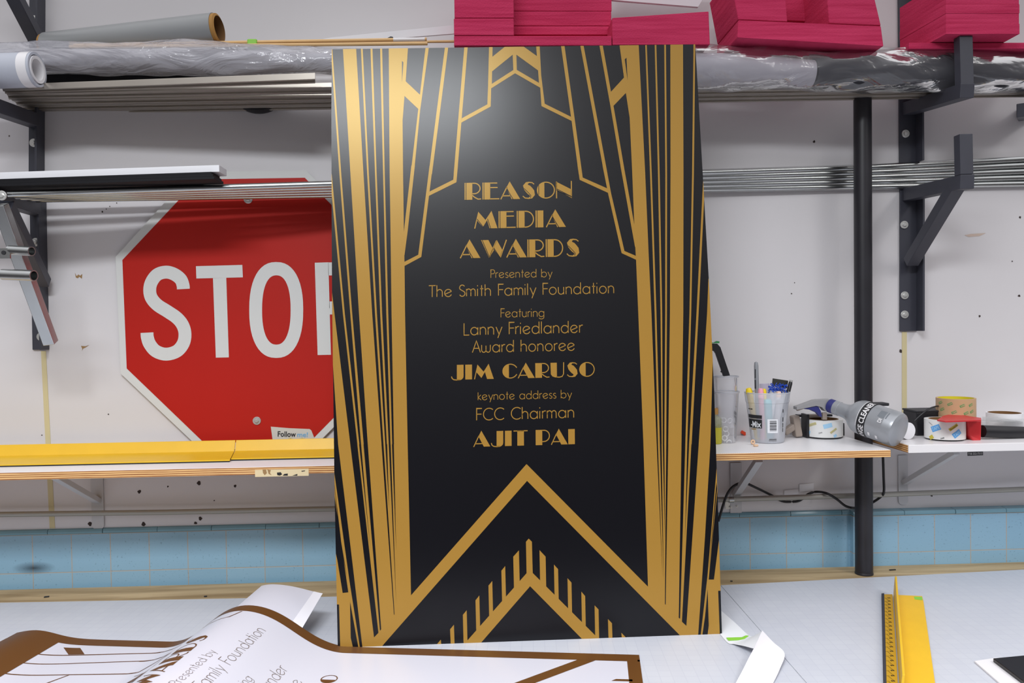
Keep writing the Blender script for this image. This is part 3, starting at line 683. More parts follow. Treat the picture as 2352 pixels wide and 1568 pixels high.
NORECALC.add('letter')
def letter(polys):
    mb = MB()
    for p in polys: mb.flat([P(a, b, SL) for a, b in p], M_signwhite)
    mb.build('letter', stop)
sp_ = smooth_pts([(1270, 855), (1267, 826), (1250, 786), (1205, 752), (1150, 738), (1090, 755), (1050, 805), (1037, 860), (1048, 915), (1090, 965), (1160, 1010), (1225, 1055), (1265, 1105), (1281, 1165), (1270, 1230), (1225, 1285), (1150, 1306), (1080, 1285), (1037, 1236), (1021, 1190), (1018, 1157)])
letter([k2(q) for q in stroke(sp_, 89)])
letter([k2([(1357, 697), (1678, 688), (1682, 774), (1360, 782)]), k2([(1475, 780), (1567, 777), (1585, 1328), (1495, 1330)])])
sup = lambda cx, cy, rx, ry, n=48: [(cx+rx*math.copysign(abs(math.cos(t))**.86, math.cos(t)) + .02*(cy-0-cy), cy+ry*math.copysign(abs(math.sin(t))**.86, math.sin(t))) for t in [2*math.pi*i/n for i in range(n)]]
eo, ei = sup(1913, 1000, 187, 332), sup(1914, 1000, 99, 240)
letter([k2([eo[i], eo[(i+1) % 48], ei[(i+1) % 48], ei[i]]) for i in range(48)])
letter([k2([(2180, 673), (2274, 670), (2292, 1310), (2200, 1312)])] + [k2(q) for q in stroke([(2273.5, 716)] + arc(2400, 850, 135, 136, -90, 90, 14) + [(2280, 986)], 90)])
def bolt(px, py, Y, r, parent, m=M_bolt):
    c = P(px, py, Y); mb = MB(); mb.lathe([(r*.3, -.002), (r*.94, -.002), (r, -.0014), (r, .001)], c, (0, 1, 0), m, 24); mb.lathe([(0, -.0062), (r*.42, -.0060), (r*.54, -.0048), (r*.54, -.0018)], c, (0, 1, 0), m, 6)
    return mb.build('bolt', parent, smooth=True)
bolt(570, 457, SY-.001, .0125, stop); bolt(590, 966, SY-.001, .0115, stop)
mb = MB()
mb.prism([P(a, b, SL-.0004) for a, b in [(622, 979.5), (664, 983), (711, 985), (715, 988), (723, 1008), (626, 1010)]], (0, .0004, 0), mat('sticker_grey', '#c9c7bf', 0.5))
stk = mb.build('sticker', stop)
def wall_text(mb, t, a, b, cap, Y, m, bold=.02, ital=0.0):
    polys, wd = font_polys(t, bold); A_, B_ = P(*a, Y), P(*b, Y); top = P(a[0], a[1]-cap, Y)-A_; d = B_-A_
    put(mb, polys, lambda u, v: A_ + d*(u/wd) + top*v + d*(ital*v/wd), m)
NORECALC.update({'sticker_text', 'print'})
mb = MB(); wall_text(mb, 'Follow', (637, 1002), (679.5, 1003), 12.5, SL-.0008, M_ink, .03); wall_text(mb, 'me!', (682, 1003), (707, 1003), 11, SL-.0008, M_skyink, .02)
mb.build('sticker_text', stk)
mb = MB()
for x in (667, 694):
    for dx in (-6, -2, 2, 6): mb.flat([P(x-1, 1010, SL-.0008), P(x+1, 1010, SL-.0008), P(x+dx, 1004.5-(2 if abs(dx) < 3 else 0), SL-.0008)], M_yelprint)
mb.build('print', stk)

# ================================================================== WALL RACK BRACKETS
AT = 1.955                          # depth of the arm tips
def bracket(loc, label, upright, arm, brace=None, lip=None, bolts=(), wy=WR, arm_bolt=None):
    rt = thing('rack_bracket', loc, label, 'bracket', 'steel rack brackets on the wall')
    (ux0, uy0), (ux1, uy1), wpx, side = upright
    a, b = P(ux0, uy0, wy-.004), P(ux1, uy1, wy-.004); wd = wpx*PXM(wy)
    mb = MB(); mb.bar(a, b, wd, .006, M_steel, up=Vector((0, -1, 0)))
    off = X3*(side*(wd/2-.003)); mb.bar(a+off-Y3*.019, b+off-Y3*.019, .006, .038, M_steel, up=Vector((0, -1, 0)))
    mb.build('upright', rt, bevel=.001)
    A_, B_ = P(*arm[0], wy-.006), P(*arm[1], AT)
    mb = MB(); mb.bar(A_, B_, .036, .036, M_steel); mb.build('arm', rt, bevel=.0015)
    if brace:
        mb = MB(); mb.bar(P(*brace[0], wy-.03), P(*brace[1], AT+.05), .034, .030, M_steel); mb.build('brace', rt, bevel=.0015)
    if lip:
        c0, c1_ = P(*lip[0], AT+.012), P(*lip[1], AT+.012)
        mb = MB(); mb.bar(c0, c1_, .034, .026, M_steel, up=Vector((0, -1, 0))); mb.build('end_stop', rt, bevel=.0012)
    for bx, by in bolts: bolt(bx, by, wy-.0085, .0115, rt)
    if arm_bolt: bolt(*arm_bolt, AT+.02, .012, rt)
    return rt
bracket(P(2085, 250, WR), 'dark steel rack bracket under the pink foam at right, with raised end stop', ((2083, -40), (2086, 374), 43, 1), ((2086, 250), (2222, 208)), None, ((2215, 196), (2212, 86)), [(2080, 307)])
bracket(P(2086, 600, WR), 'dark steel rack bracket with diagonal brace right of the black pole', ((2087, 432), (2087, 760), 43, 1), ((2086, 447), (2222, 417)), ((2092, 602), (2196, 428)), ((2214, 402), (2212, 310)), [(2077, 516), (2078, 678), (2078, 722)])
bracket(P(85, 300, WY), 'dark steel rack bracket under the aluminium bars at far left', ((86, -40), (84, 402), 33, 1), ((84, 279), (-55, 230)), ((82, 88), (-20, -110)), None, [(79, 45), (77.5, 328)], wy=WY)
bracket(P(90, 600, WY), 'dark steel rack bracket with diagonal brace at left, beside the STOP sign', ((87, 452), (94, 803), 35, 1), ((88, 481), (-45, 440)), ((100, 650), (12, 470)), None, [(82, 556), (94, 773)], wy=WY, arm_bolt=(4, 449))
rt = thing('rack_bracket', P(2345, 255, 2.1), 'dark steel rack bracket end cut by the right picture edge', 'bracket', 'steel rack brackets on the wall')
mb = MB(); mb.bar(P(2356, 262, WR-.004), P(2353, 252, 2.06), .036, .036, M_steel); mb.build('arm', rt, bevel=.0015)
# square tube with two welded round sleeves leaning on the left bracket
rt = thing('square_tube', P(60, 640, 2.0), 'galvanised square tube with two welded round sleeves hanging on the left bracket', 'metal tube')
a, b = P(0, 470, AT-.045), P(117, 788, 2.06)
mb = MB(); mb.bar(a, b, .028, .026, M_galv, up=Vector((0, -1, 0.2))); mb.build('tube', rt, bevel=.0015)
for x0, x1, y, r in [(22, 73, 576, 10.5), (7, 78, 632, 12.5)]:
    Y = AT-.05; A_, B_ = P(x0, y-2, Y), P(x1, y+1, Y-.02); R = r*PXM(Y)
    mb = MB(); d = (B_-A_); mb.lathe([(R*.8, 0), (R, 0), (R, d.length), (R*.8, d.length), (R*.8, 0)], A_, d, M_galv, 24); mb.build('sleeve', rt, smooth=True)
mb = MB(); mb.frame(P(8, 582, AT-.06), X3, Z3, Y3, .016, .012, .002, M_galv); mb.lathe([(0, -.0005), (.005, -.0005)], P(8, 580, AT-.0628), (0, 1, 0), M_ink, 16); mb.build('tab', rt)

# ================================================================== MIDDLE LEVEL: conduits and boards
ZR = P(760, 451, 2.19).z + .010
rodR = .0105
ends = [((70, 458), 2.205, (1980, 429), 0), ((60, 455), 2.155, (1980, 418), 1), ((48, 452), 2.10, (1980, 407), 2), ((36, 449), 2.05, (1980, 396), 3), ((20, 446), 1.997, (1980, 385), 4)]
names = ['lowest and rearmost steel conduit of the bundle on the middle arms', 'second steel conduit from the bottom on the middle arms', 'third steel conduit from the bottom on the middle arms', 'fourth steel conduit from the bottom on the middle arms', 'topmost and frontmost steel conduit on the middle arms, left end free']
for (lp, ly, rp_, i), lab in zip(ends, names):
    A_ = P(lp[0], lp[1], ly); M_ = P(rp_[0], rp_[1], WR-.0125)
    B_ = A_ + (M_-A_)*((2.55-A_.x)/(M_.x-A_.x)); B_.y = M_.y
    R = rodR*(1.15 if i == 4 else 1.0)*(.62 if 0 else 1)
    path = [A_ + (M_-A_)*t for t in (0, .25, .5, .75, 1)] + [B_]
    mb = MB(); mb.tube(path, lambda t: .0088, M_galv, 14)
    tag(mb.build('steel_conduit', smooth=True, loc=(A_+B_)/2), lab, 'conduit', 'steel conduits on the middle arms')
def lying(x0, x1, y0, y1, h, th, m):
    # board resting on the slightly rising conduits
    pa, pb = P(0, 428, 1.975), P(490, 411, 1.975); sl = (pb.z-pa.z)/(pb.x-pa.x)
    z = lambda x: pa.z + sl*(x-pa.x) + h
    mb = MB(); n = 1
    mb.prism([(x0, y0, z(x0)), (x1, y0, z(x1)), (x1, y0, z(x1)+th), (x0, y0, z(x0)+th)], (0, y1-y0, 0), m); return mb
for i in range(3):
    y0 = 1.975 + .004*i
    mb = lying(-1.9, P(492 - 3*i, 405, y0).x, y0, 2.045, i*.0068, .0062, M_blackboard)
    tag(mb.build('black_foam_board', bevel=.0006), ['bottom sheet of the three black boards lying on the conduits', 'middle sheet of the three black boards lying on the conduits', 'top sheet of the three black boards, under the white one'][i], 'foam board', 'black boards on the middle arms')
mb = lying(-1.9, P(506, 392, 2.0).x, 1.992, 2.05, 3*.0068+.0005, .017, M_white)
tag(mb.build('white_foam_board', bevel=.0008), 'thick white foam board on top of the black boards at left', 'foam board')

# ================================================================== UPPER LEVEL: bars, rolls, bags
ZA = P(760, 247, 2.235).z
print('ZA', ZA, P(1605, 226, 2.225).z, 'ZR', ZR)
def pz_bar(lo, hi, h, m):
    (ax, ay), (bx, by) = lo; (cx, cy), (dx, dy) = hi
    a, b, c, d = [PZ(*p, ZA) for p in ((ax, ay), (bx, by), (dx, dy), (cx, cy))]
    mb = MB(); mb.prism([a, b, c, d], (0, 0, h), m); return mb
def ext(p, q, x):  # point on the pixel line p-q at x
    return (x, p[1]+(q[1]-p[1])*(x-p[0])/(q[0]-p[0]))
bars = [((60, 261), (2420, 219), (58, 252), (2420, 211.5), .012, 'rearmost flat aluminium bar on the upper arms, against the wall'),
        ((56, 251), (2420, 211), (42, 240.5), (2420, 204), .016, 'second flat aluminium bar from the wall on the upper arms'),
        ((40, 239.5), (2420, 203), (26, 226.5), (2420, 196), .010, 'third flat aluminium bar from the wall on the upper arms'),
        ((20, 225.5), (1100, 206), (15, 213), (1100, 189), .008, 'wide flat aluminium bar on the upper arms, behind the shortest one'),
        ((12, 212), (724, 188), (6, 205), (724, 178), .012, 'shortest aluminium bar on the upper arms, its end left of the big board')]
for p, q, r, s_, h, lab in bars:
    mb = pz_bar((p, q), (r, s_), h, M_alu)
    for f0, f1 in ((0, .22), (.78, 1)):
        mixp = lambda a, b, f: (a[0]+(b[0]-a[0])*f, a[1]+(b[1]-a[1])*f)
        c4_ = [PZ(*x, ZA) for x in (mixp(p, r, f0), mixp(q, s_, f0), mixp(q, s_, f1), mixp(p, r, f1))]
        mb.prism(c4_, (0, 0, -.004), M_alu)
    tag(mb.build('aluminium_bar', bevel=.0008), lab, 'metal bar', 'aluminium bars on the upper arms')
# black flat strip glimpsed between the bars and the bag
mb = MB(); mb.bar(P(104, 184, 2.16), P(660, 172, 2.18), .03, .022, M_dark)
tag(mb.build('black_strip', bevel=.001), 'long black strip between the plastic bag and the aluminium bars at left', 'strip')
# left clear bag round a grey roll
def bag(name, pts, Y, label, inner_m, film_m, seed, innerspan, inner_part, k=.8):
    """pts: (px, ytop, ybottom) outline of the wrapped roll"""
    c0 = P(pts[0][0], (pts[0][1]+pts[0][2])/2, Y); c1_ = P(pts[-1][0], (pts[-1][1]+pts[-1][2])/2, Y)
    rt = thing(name, (c0+c1_)/2, label, 'wrapped roll'); rr = random.Random(seed)
    ph = [rr.uniform(0, 6.3) for _ in range(8)]
    def prof(px):
        for (a, t0, b0), (b, t1, b1) in zip(pts, pts[1:]):
            if a <= px <= b:
                f = (px-a)/(b-a); f = f*f*(3-2*f); return t0+(t1-t0)*f, b0+(b1-b0)*f
        return pts[-1][1:]
    x0, x1 = pts[0][0], pts[-1][0]
    def fn(u, v):
        px = x0+(x1-x0)*u; t, b = prof(px); c = P(px, (t+b)/2, Y); R = (b-t)/2*PXM(Y); th = 2*math.pi*v
        q = 1 + .05*math.sin(3*th+px*.021+ph[0]) + .035*math.sin(7*th-px*.035+ph[1]) + .025*math.sin(5*th+px*.06+ph[2])
        return c + Vector((0, -math.cos(th)*R*q*.95, math.sin(th)*R*q))
    mb = MB(); mb.grid(fn, 120, 40, film_m); mb.build('plastic_film', rt, smooth=True)
    for (a, b, m, kk, nm) in innerspan:
        path = []; rad = []
        for i in range(13):
            px = a+(b-a)*i/12; t, bo = prof(px); path.append(P(px, (t+bo)/2+ (bo-t)*.06, Y)); rad.append((bo-t)/2*PXM(Y)*kk)
        mb = MB(); mb.tube(path, lambda t: rad[min(12, int(round(t*12)))], m, 24); mb.build(nm, rt, smooth=True)
    return rt
M_wrapgrey = mat('wrapped_grey', '#a3a1a6', 0.5, var=0.1, scale=6)
M_wrapdark = mat('wrapped_dark_foam', '#1a1b25', 0.7, var=0.25, scale=14)
bag('wrapped_roll', [(-160, 99, 168), (100, 99, 168), (300, 100, 170), (420, 95, 172), (560, 101, 177), (700, 110, 168), (830, 114, 172)], 2.10, 'long roll in clear crinkled plastic on the upper arms, left of the board', None, M_film, 3, [(-150, 790, M_wrapgrey, .70, 'inner_roll')], 'inner_roll')
bag('wrapped_roll', [(1500, 102, 206), (1640, 103, 206), (1760, 112, 206), (1880, 122, 208), (2000, 113, 210), (2120, 110, 212), (2230, 116, 212), (2360, 122, 212), (2480, 124, 214)], 2.045, 'long roll in clear plastic under the pink foam, right of the board', None, M_film2, 5, [(1866, 2470, M_wrapdark, .80, 'inner_foam'), (1500, 1864, mat('sleeve_grey', '#a3a0a9', 0.5, var=.06), .72, 'paper_sleeve')], 'inner_foam')
# white paper roll at the far left
A_, B_ = P(-140, 168, 2.02), P(86, 160, 2.02); d = B_-A_; R = .042
rt = thing('paper_roll', (A_+B_)/2, 'white paper roll with open end lying in front of the plastic bag, far left', 'roll')
mb = MB(); mb.lathe([(R*.86, d.length), (R, d.length), (R, 0), (R*.86, 0), (R*.86, d.length)], A_, d, mat('bluish_paper', '#b4b8c3', 0.5), 40); mb.build('paper', rt, smooth=True)
mb = MB(); mb.lathe([(R*.62, d.length+.001), (R*.8, d.length+.002), (R*.8, .02), (R*.62, .02), (R*.62, d.length+.001)], A_, d, M_lam, 40); mb.build('inner_turn', rt, smooth=True)
mb = MB(); mb.lathe([(R*1.012, d.length-.03), (R*1.012, d.length-.006)], A_, d, M_lam, 40); mb.build('outer_flap', rt, smooth=True)
# grey film roll with a cardboard core
A_, B_ = P(105, 112, 2.19), P(502, 66, 2.13); d = B_-A_; R = .0412
rt = thing('film_roll', (A_+B_)/2, 'grey stretch-film roll on a brown cardboard core on the top left', 'roll')
mb = MB(); mb.lathe([(R*.9, .008), (R, .008), (R, d.length-.008), (R*.9, d.length-.008)], A_, d, M_greytape, 40); mb.build('film', rt, smooth=True)
mb = MB(); mb.lathe([(R*.80, 0), (R*.93, 0), (R*.95, d.length), (R*.80, d.length+.003)], A_, d, M_card, 40)
mb.lathe([(R*.80, 0), (R*.80, d.length+.003)], A_, d, M_carddark, 40); mb.lathe([(0, .02), (R*.80, .02)], A_, d, M_carddark, 40); mb.build('cardboard_core', rt, smooth=True)
# dowels
for i, (a, b, Y, r, lab) in enumerate([((170, 104), (980, 90), 2.12, .0045, 'upper thin wooden dowel tied with green tape above the bag'), ((160, 108), (982, 100), 2.112, .0045, 'lower thin wooden dowel tied with green tape above the bag'), ((300, 103), (1060, 95), 2.15, .0035, 'third wooden dowel, poking out behind the other two')]):
    A_, B_ = P(*a, Y), P(*b, Y-.02); rt = thing('wooden_dowel', (A_+B_)/2, lab, 'dowel', 'wooden dowels on the upper arms')
    mb = MB(); mb.tube([A_, (A_+B_)/2, B_], r, M_dowel, 12); mb.build('rod', rt, smooth=True)
    if i == 0:
        mb = MB(); mb.tube([A_+(B_-A_)*.905, A_+(B_-A_)*.995], r*1.08, M_lam, 12); mb.build('white_sleeve', rt, smooth=True)
        q0 = A_+(B_-A_)*((579-170)/810)
        mb = MB(); mb.frame(q0-Z3*.005, X3, Y3, Z3, .0125, .0085, .0115, M_green); mb.build('green_tape', rt, bevel=.003)
# white and dark boards standing behind, at the top
mb = MB(); mb.prism([P(690, 100, 2.17), P(760, 86, 2.17), P(1060, 56, 2.17), P(1060, 76, 2.17), P(760, 100, 2.17)], (0, .006, 0), M_white)
tag(mb.build('white_strip', bevel=.0005), 'thin white board edge rising behind the dowels, left of the pink foam', 'board')
mb = MB(); mb.prism([P(884, 98, 2.14), P(886, 89, 2.14), P(897, 83, 2.14), P(902, 84, 2.14), P(906, 90, 2.14), P(906, 98, 2.14)], (0, .02, 0), M_dark)
tag(mb.build('black_clip', bevel=.001), 'small black clip behind the wooden dowels', 'clip')
# black disc on the wall behind the bars
c = P(590, 182, WY-.02)
mb = MB(); mb.lathe([(0, -.012), (.06, -.012), (.088, -.006), (.092, .004), (.092, .018)], c, (0, 1, 0), M_dark, 48)
tag(mb.build('black_disc', smooth=True), 'round black disc on the wall, mostly hidden by the aluminium bars', 'disc')

# ------------------------------------------------------------------ pink foam
def foam(name, label, boxes):
    pass
def pbox(mb, px0, px1, py0, py1, Yf, Yb, m):
    """box whose front face at depth Yf spans these pixels"""
    a, b = P(px0, py1, Yf), P(px1, py0, Yf)
    mb.box(a.x, b.x, Yf, Yb, a.z, b.z, m)
FB = 2.19
rt = thing('foam_cradle', P(1225, 105, 2.0), 'pink foam cradle with a notch, directly above the gold crown of the board', 'foam block', 'pink foam blocks on the top level')
mb = MB(); pbox(mb, 1043, 1405, 82, 105, 2.0, FB, M_pink); mb.build('base', rt, bevel=.002)
mb = MB(); pbox(mb, 1043, 1180, 42, 81.5, 2.0, 2.06, M_pink); pbox(mb, 1044, 1179, -60, 41.3, 2.001, 2.06, M_pink); mb.build('front_post', rt, bevel=.002)
mb = MB(); pbox(mb, 1046, 1404, 60, 80, 2.075, FB, M_pink); pbox(mb, 1046, 1404, 26, 59.4, 2.076, FB, M_pink); pbox(mb, 1047, 1404, -60, 25.4, 2.077, FB, M_pink); mb.build('back_layers', rt, bevel=.0015)
a = [P(1406, 41, 2.0), P(1628, 26, 2.0), P(1631, 102, 2.0), P(1407, 103, 2.0)]
mb = MB(); mb.prism(a, (0, .16, 0), M_pink)
tag(mb.build('foam_block', bevel=.002), 'low pink foam block with a sloping top, right of the notched one', 'foam block', 'pink foam blocks on the top level')
rt = thing('foam_cradle', P(1860, 100, 1.99), 'wide U-shaped pink foam cradle sagging over the plastic roll', 'foam block', 'pink foam blocks on the top level')
def quadprism(q, Yf, Yb, m=M_pink):
    mb = MB(); f = [P(a, b, Yf) for a, b in q]
    mb.prism(f, (0, Yb-Yf, 0), m); return mb
quadprism([(1696, 46), (2024, 60), (2030, 106), (1694, 86)], 1.98, 2.16).build('base', rt, bevel=.0025)
quadprism([(1676, -60), (1800, -60), (1809, 50), (1696, 45)], 1.982, 2.16).build('left_post', rt, bevel=.0025)
quadprism([(1896, -60), (1996, -60), (2024, 59), (1905, 54)], 1.982, 2.16).build('right_post', rt, bevel=.0025)
quadprism([(1780, -80), (1915, -80), (1915, 52), (1790, 46)], 2.12, 2.16).build('back_web', rt, bevel=.002)
# block standing over the right bracket
rt = thing('foam_block', P(2200, 60, 2.0), 'big layered pink foam block above the right bracket end stop', 'foam block', 'pink foam blocks on the top level')
zf0 = P(2250, 78, 1.945).z
A0 = P(2173, 78, 1.945); B0 = P(2342, 78, 1.945)
yb2 = 2.13; lft = P(2066, 40, yb2); 
mb = MB()
zz = [zf0, zf0+.026, zf0+.052, zf0+.075, zf0+.14]
for i in range(4):
    e = .0008*(i % 2)
    mb.prism([Vector((A0.x+e, 1.945+e, zz[i])), Vector((B0.x-e, 1.945+e, zz[i])), Vector((B0.x-e, yb2, zz[i])), Vector((lft.x+e, yb2, zz[i])), ], (0, 0, zz[i+1]-zz[i]-.0002), M_pink)
mb.build('layers', rt, bevel=.0005)
mb = MB(); zl = P(2352, 121, 2.03).z
mb.box(P(2088, 110, 2.0).x, P(2480, 110, 2.0).x, 2.0, 2.19, zl, zf0-.0015, M_pink)
tag(mb.build('foam_plank', bevel=.002), 'flat pink foam plank under the big layered block, far right', 'foam block', 'pink foam blocks on the top level')
# pale board and dark board over the middle foam
mb = MB(); mb.prism([P(1405, -40, 2.18), P(1640, -40, 2.18), P(1604, 16, 2.18), P(1405, 0, 2.18)], (0, .01, 0), M_white)
tag(mb.build('pale_board', bevel=.001), 'pale board end showing at the very top between two foam blocks', 'board')

# ================================================================== SHELVES
def shelf_bracket(plate, brace, wy, label):
    (x0, y0), (x1, y1), wpx = plate
    rt = thing('shelf_bracket', P(x1, y1, wy), label, 'bracket', 'white shelf brackets')
    a, b = P(x0, y0, wy-.002), P(x1, y1, wy-.002); wd = wpx*PXM(wy)
    mb = MB(); n = 12
    pts = [a + X3*(-wd/2), a + X3*(wd/2)] + [b + Vector((wd/2*math.cos(t), 0, wd/2*math.sin(t)*.8)) for t in [-math.pi*i/n for i in range(n+1)]]
    mb.prism(pts, (0, -.0025, 0), M_whitepaint); mb.build('wall_plate', rt, bevel=.0006)
    mb = MB(); mb.bar(P(*brace[1], wy-.008), P(*brace[0], wy-.20), .020, .014, M_whitepaint); mb.build('brace', rt, bevel=.0008)
    arm_a, arm_b = P(x0, y0, wy-.004), P(*brace[0], wy-.23)
    return rt
# left shelf
YF = 1.965
zL = P(380, 1076.5, YF).z
shelfL = thing('plywood_shelf', (-1.0, 2.1, zL), 'left plywood shelf with white top and raw ply edge under the STOP sign', 'shelf')
xR = P(900, 1070, YF).x
mb = MB(); mb.box(-2.3, xR, YF, WY-.001, zL-.0195, zL-.0012, M_ply); mb.build('board', shelfL, bevel=.0006)
mb = MB(); mb.box(-2.3, xR, YF+.0005, WY-.001, zL-.0012, zL, M_lam); mb.build('white_top', shelfL)
mb = MB(); mb.frame(P(647.5, 1085.5, YF-.0005), X3, Y3, Z3, 60.5*PXM(YF), .0004, 8*PXM(YF), mat('masking_tape', '#dcc9a0', 0.6))
for pts, m in [([(603, 1078), (611, 1078), (613, 1086), (608, 1091), (604, 1086)], M_brownpatch), ([(614, 1078), (622, 1079), (620, 1086), (624, 1091), (617, 1088)], M_brownpatch), ([(636, 1085), (645, 1084), (648, 1089), (643, 1092), (637, 1091)], M_ink), ([(649, 1092), (653, 1088), (661, 1087), (661, 1092)], M_ink), ([(671, 1092), (683, 1088), (683, 1092)], M_ink), ([(692, 1081), (701, 1080), (700, 1082), (693, 1083)], M_ink)]:
    mb.flat([P(a, b, YF-.0012) for a, b in pts], m)
mb.build('tape_label', shelfL)
shelf_bracket(((223, 1092), (226, 1205), 27), ((120, 1090), (224, 1150)), WY, 'white steel shelf bracket under the left shelf')
# right plywood shelf
YS = 1.95
zS = P(1845, 1037, YS).z
xa, xb = P(1500, 1045, YS).x, P(2046, 1030, YS).x
shelfR = thing('plywood_shelf', (xb, 2.1, zS), 'right plywood shelf with white top, holding tubs and a spray bottle', 'shelf')
mb = MB(); mb.box(xa, xb, YS, WR-.002, zS-.0185, zS-.001, M_ply); mb.build('board', shelfR, bevel=.0006)
mb = MB(); mb.box(xa, xb-.001, YS+.0008, WR-.002, zS-.001, zS, M_lam)
x = xa
while x < xb-.004: mb.box(x, x+.0022, YS+.0018, YS+.003, zS, zS+.0001, M_grey); x += .0055
mb.build('white_top', shelfR)
shelf_bracket(((1690, 1062), (1690, 1178), 27), ((1743, 1056), (1690, 1136)), WY, 'white steel shelf bracket under the right plywood shelf, at the board edge')
# white shelf at far right
YW = 1.985
zW = P(2220, 1019, YW).z
xw = P(2087, 1024, YW).x
shelfW = thing('white_shelf', (xw+.2, 2.1, zW), 'white-edged shelf at far right holding tape rolls', 'shelf')
mb = MB(); mb.box(xw, 2.6, YW, WR-.002, zW-.021, zW, M_lam); mb.build('board', shelfW, bevel=.0012)
mb = MB(); mb.box(xw-.0012, xw-.0001, YW+.003, WR-.003, zW-.020, zW-.001, M_ply); mb.build('end_grain', shelfW)
shelf_bracket(((2073, 1045), (2074, 1150), 23), ((2196, 1038), (2078, 1108)), WR, 'white steel shelf bracket under the white shelf, right of the pole')
mb = MB(); mb.frame(P(2240, 1041.5, YW+.004), Vector((1, 0, .02)).normalized(), Y3, Vector((-.02, 0, 1)).normalized(), 18.5*PXM(YW), .0008, 4.5*PXM(YW), M_dark)
lt = tag(mb.build('label_tape'), 'small black embossed label hanging under the white shelf edge', 'label')
mb = MB(); wall_text(mb, '718-252-7513', (2223.5, 1044.5), (2256, 1043), 5.0, YW+.0028, M_grey, .0); mb.build('print', lt)
# yellow straightedges on the left shelf
for i, (px0, px1, lab) in enumerate([(-260, 528, 'front yellow metal straightedge with raised fin on the left shelf'), (540, 900, 'second yellow metal straightedge, its end behind the board')]):
    yb0 = PZ(300, 1066 if i == 0 else 1063, zL).y; yf = PZ(300, 1046, zL).y + .004*i
    z0 = zL+.0003; zt_ = P(300, 1015.5, yf+.012).z
    f0 = P(px0, 1060, yf).x; e1 = P(px1, 1062, yb0).x; e2 = P(538, 1046, yf).x if i == 0 else e1
    fA = f0 if i == 0 else P(531, 1063, yb0).x
    rt = thing('straightedge', ((f0+e1)/2, yb0, zL), lab, 'straightedge', 'yellow straightedges on the left shelf')
    mb = MB(); mb.prism([(fA, yb0, z0+.003), (e1, yb0, z0+.003), (e2, yf, z0+.003), (f0, yf, z0+.003)], (0, 0, .003), M_yellow); mb.build('base', rt, bevel=.0006)
    mb = MB(); mb.prism([(fA, yb0, z0), (e1-.001, yb0, z0), (e2-.001, yf, z0), (f0, yf, z0)], (0, 0, .003), M_dark); mb.build('rubber_pad', rt)
    mb = MB(); mb.prism([(f0, yf, z0+.004), (f0, yf+.012, zt_), (f0, yf+.015, zt_), (f0, yf+.004, z0+.004)], (e2-f0, 0, 0), M_yellow); mb.build('fin', rt, bevel=.0006)
# ================================================================== LOW PIPE, CABLE, LABELS, POLE
yp = 2.228
path = [P(-220, 1183, yp), P(0, 1181, yp), P(380, 1176, yp), P(765, 1168, yp), P(1200, 1158, yp), P(1651, 1147, yp), P(1960, 1138, yp-.004), P(2352, 1123, yp-.012), P(2560, 1114, yp-.014)]
rt = thing('conduit_pipe', path[4], 'thin grey conduit pipe running low along the whole wall above the tiles', 'pipe')
mb = MB(); mb.tube(path, .0075, mat('conduit_paint', '#a3a29c', 0.4, metal=0.3, var=0.06), 14); mb.build('pipe', rt, smooth=True)
mb = MB(); c = P(1679, 1147, yp); mb.lathe([(.0092, -.007), (.0092, .007)], c, (1, 0, .02), M_galv, 20, True); mb.build('strap', rt); mb = MB(); mb.box(c.x-.008, c.x+.014, WY-.003, WY-.0005, c.z-.034, c.z-.006, M_galv); mb.build('strap_tab', rt)
for px, py in [(1678, 1164), (1692, 1162)]: bolt(px, py, WY-.004, .004, rt)
cab = [(1650, 1197), (1663, 1153), (1674, 1128), (1690, 1113), (1710, 1109), (1732, 1117.5), (1772, 1137), (1795, 1150), (1816, 1152), (1837, 1149), (1857, 1134), (1877, 1129), (1900, 1133), (1922, 1146), (1941, 1161), (1959, 1166), (1980, 1164), (2003, 1154), (2021, 1142), (2030, 1130), (2029.5, 1095), (2028, 1044)]
dep = [yp-.02]*6 + [WY-.01]*6 + [yp-.018]*4 + [WR-.012, WR-.012, WR-.03, WR-.05, WR-.05, WR-.05]
path = [P(a, b, d) for (a, b), d in zip(cab, dep)]
path = [Vector(p) for p in smooth_pts([tuple(p) for p in path], 4)]
mb = MB(); mb.tube(path, .0036, M_dark, 10)
tag(mb.build('power_cable', smooth=True), 'black power cable looping over the low pipe beside the black pole', 'cable')
for px0, px1, py0, py1, t, lab in [(1801, 1834, 1123, 1134, 3, 'lower white paper label on the wall just above the pipe'), (1836, 1869, 1109, 1126, 3, 'upper white paper label on the wall, right of the other')]:
    mb = MB(); mb.prism([P(px0, py0+t, WY-.003), P(px1, py0, WY-.003), P(px1, py1, WY-.003), P(px0, py1+t, WY-.003)], (0, .0008, 0), M_white)
    tag(mb.build('wall_label'), lab, 'label', 'white labels above the pipe')
YPO = 2.165
c = PZ(1985, 1302, BENCH); c.y = YPO
base = Vector((P(1984.5, 1300, YPO).x, YPO, BENCH))
topp = P(1981, 220, YPO); 
rt = thing('steel_pole', base, 'black steel pole standing on the ledge between the two right shelves', 'pole')
mb = MB(); mb.tube([base, base + (topp-base)*.5, Vector((topp.x, YPO, ZA-.002))], 19.8*PXM(YPO), M_pole, 32); mb.build('tube', rt, smooth=True)
mb = MB(); mb.lathe([(20.5*PXM(YPO), 0), (20.5*PXM(YPO), .004), (19.8*PXM(YPO), .006)], base, (0, 0, 1), M_pole, 32); mb.build('foot', rt, smooth=True)
mb = MB(); mb.lathe([(0, -.003), (.018, -.002), (.0215, .002), (.0215, .01)], P(1611, 645, WY-.012), (0, 1, 0), M_greenpl, 28)
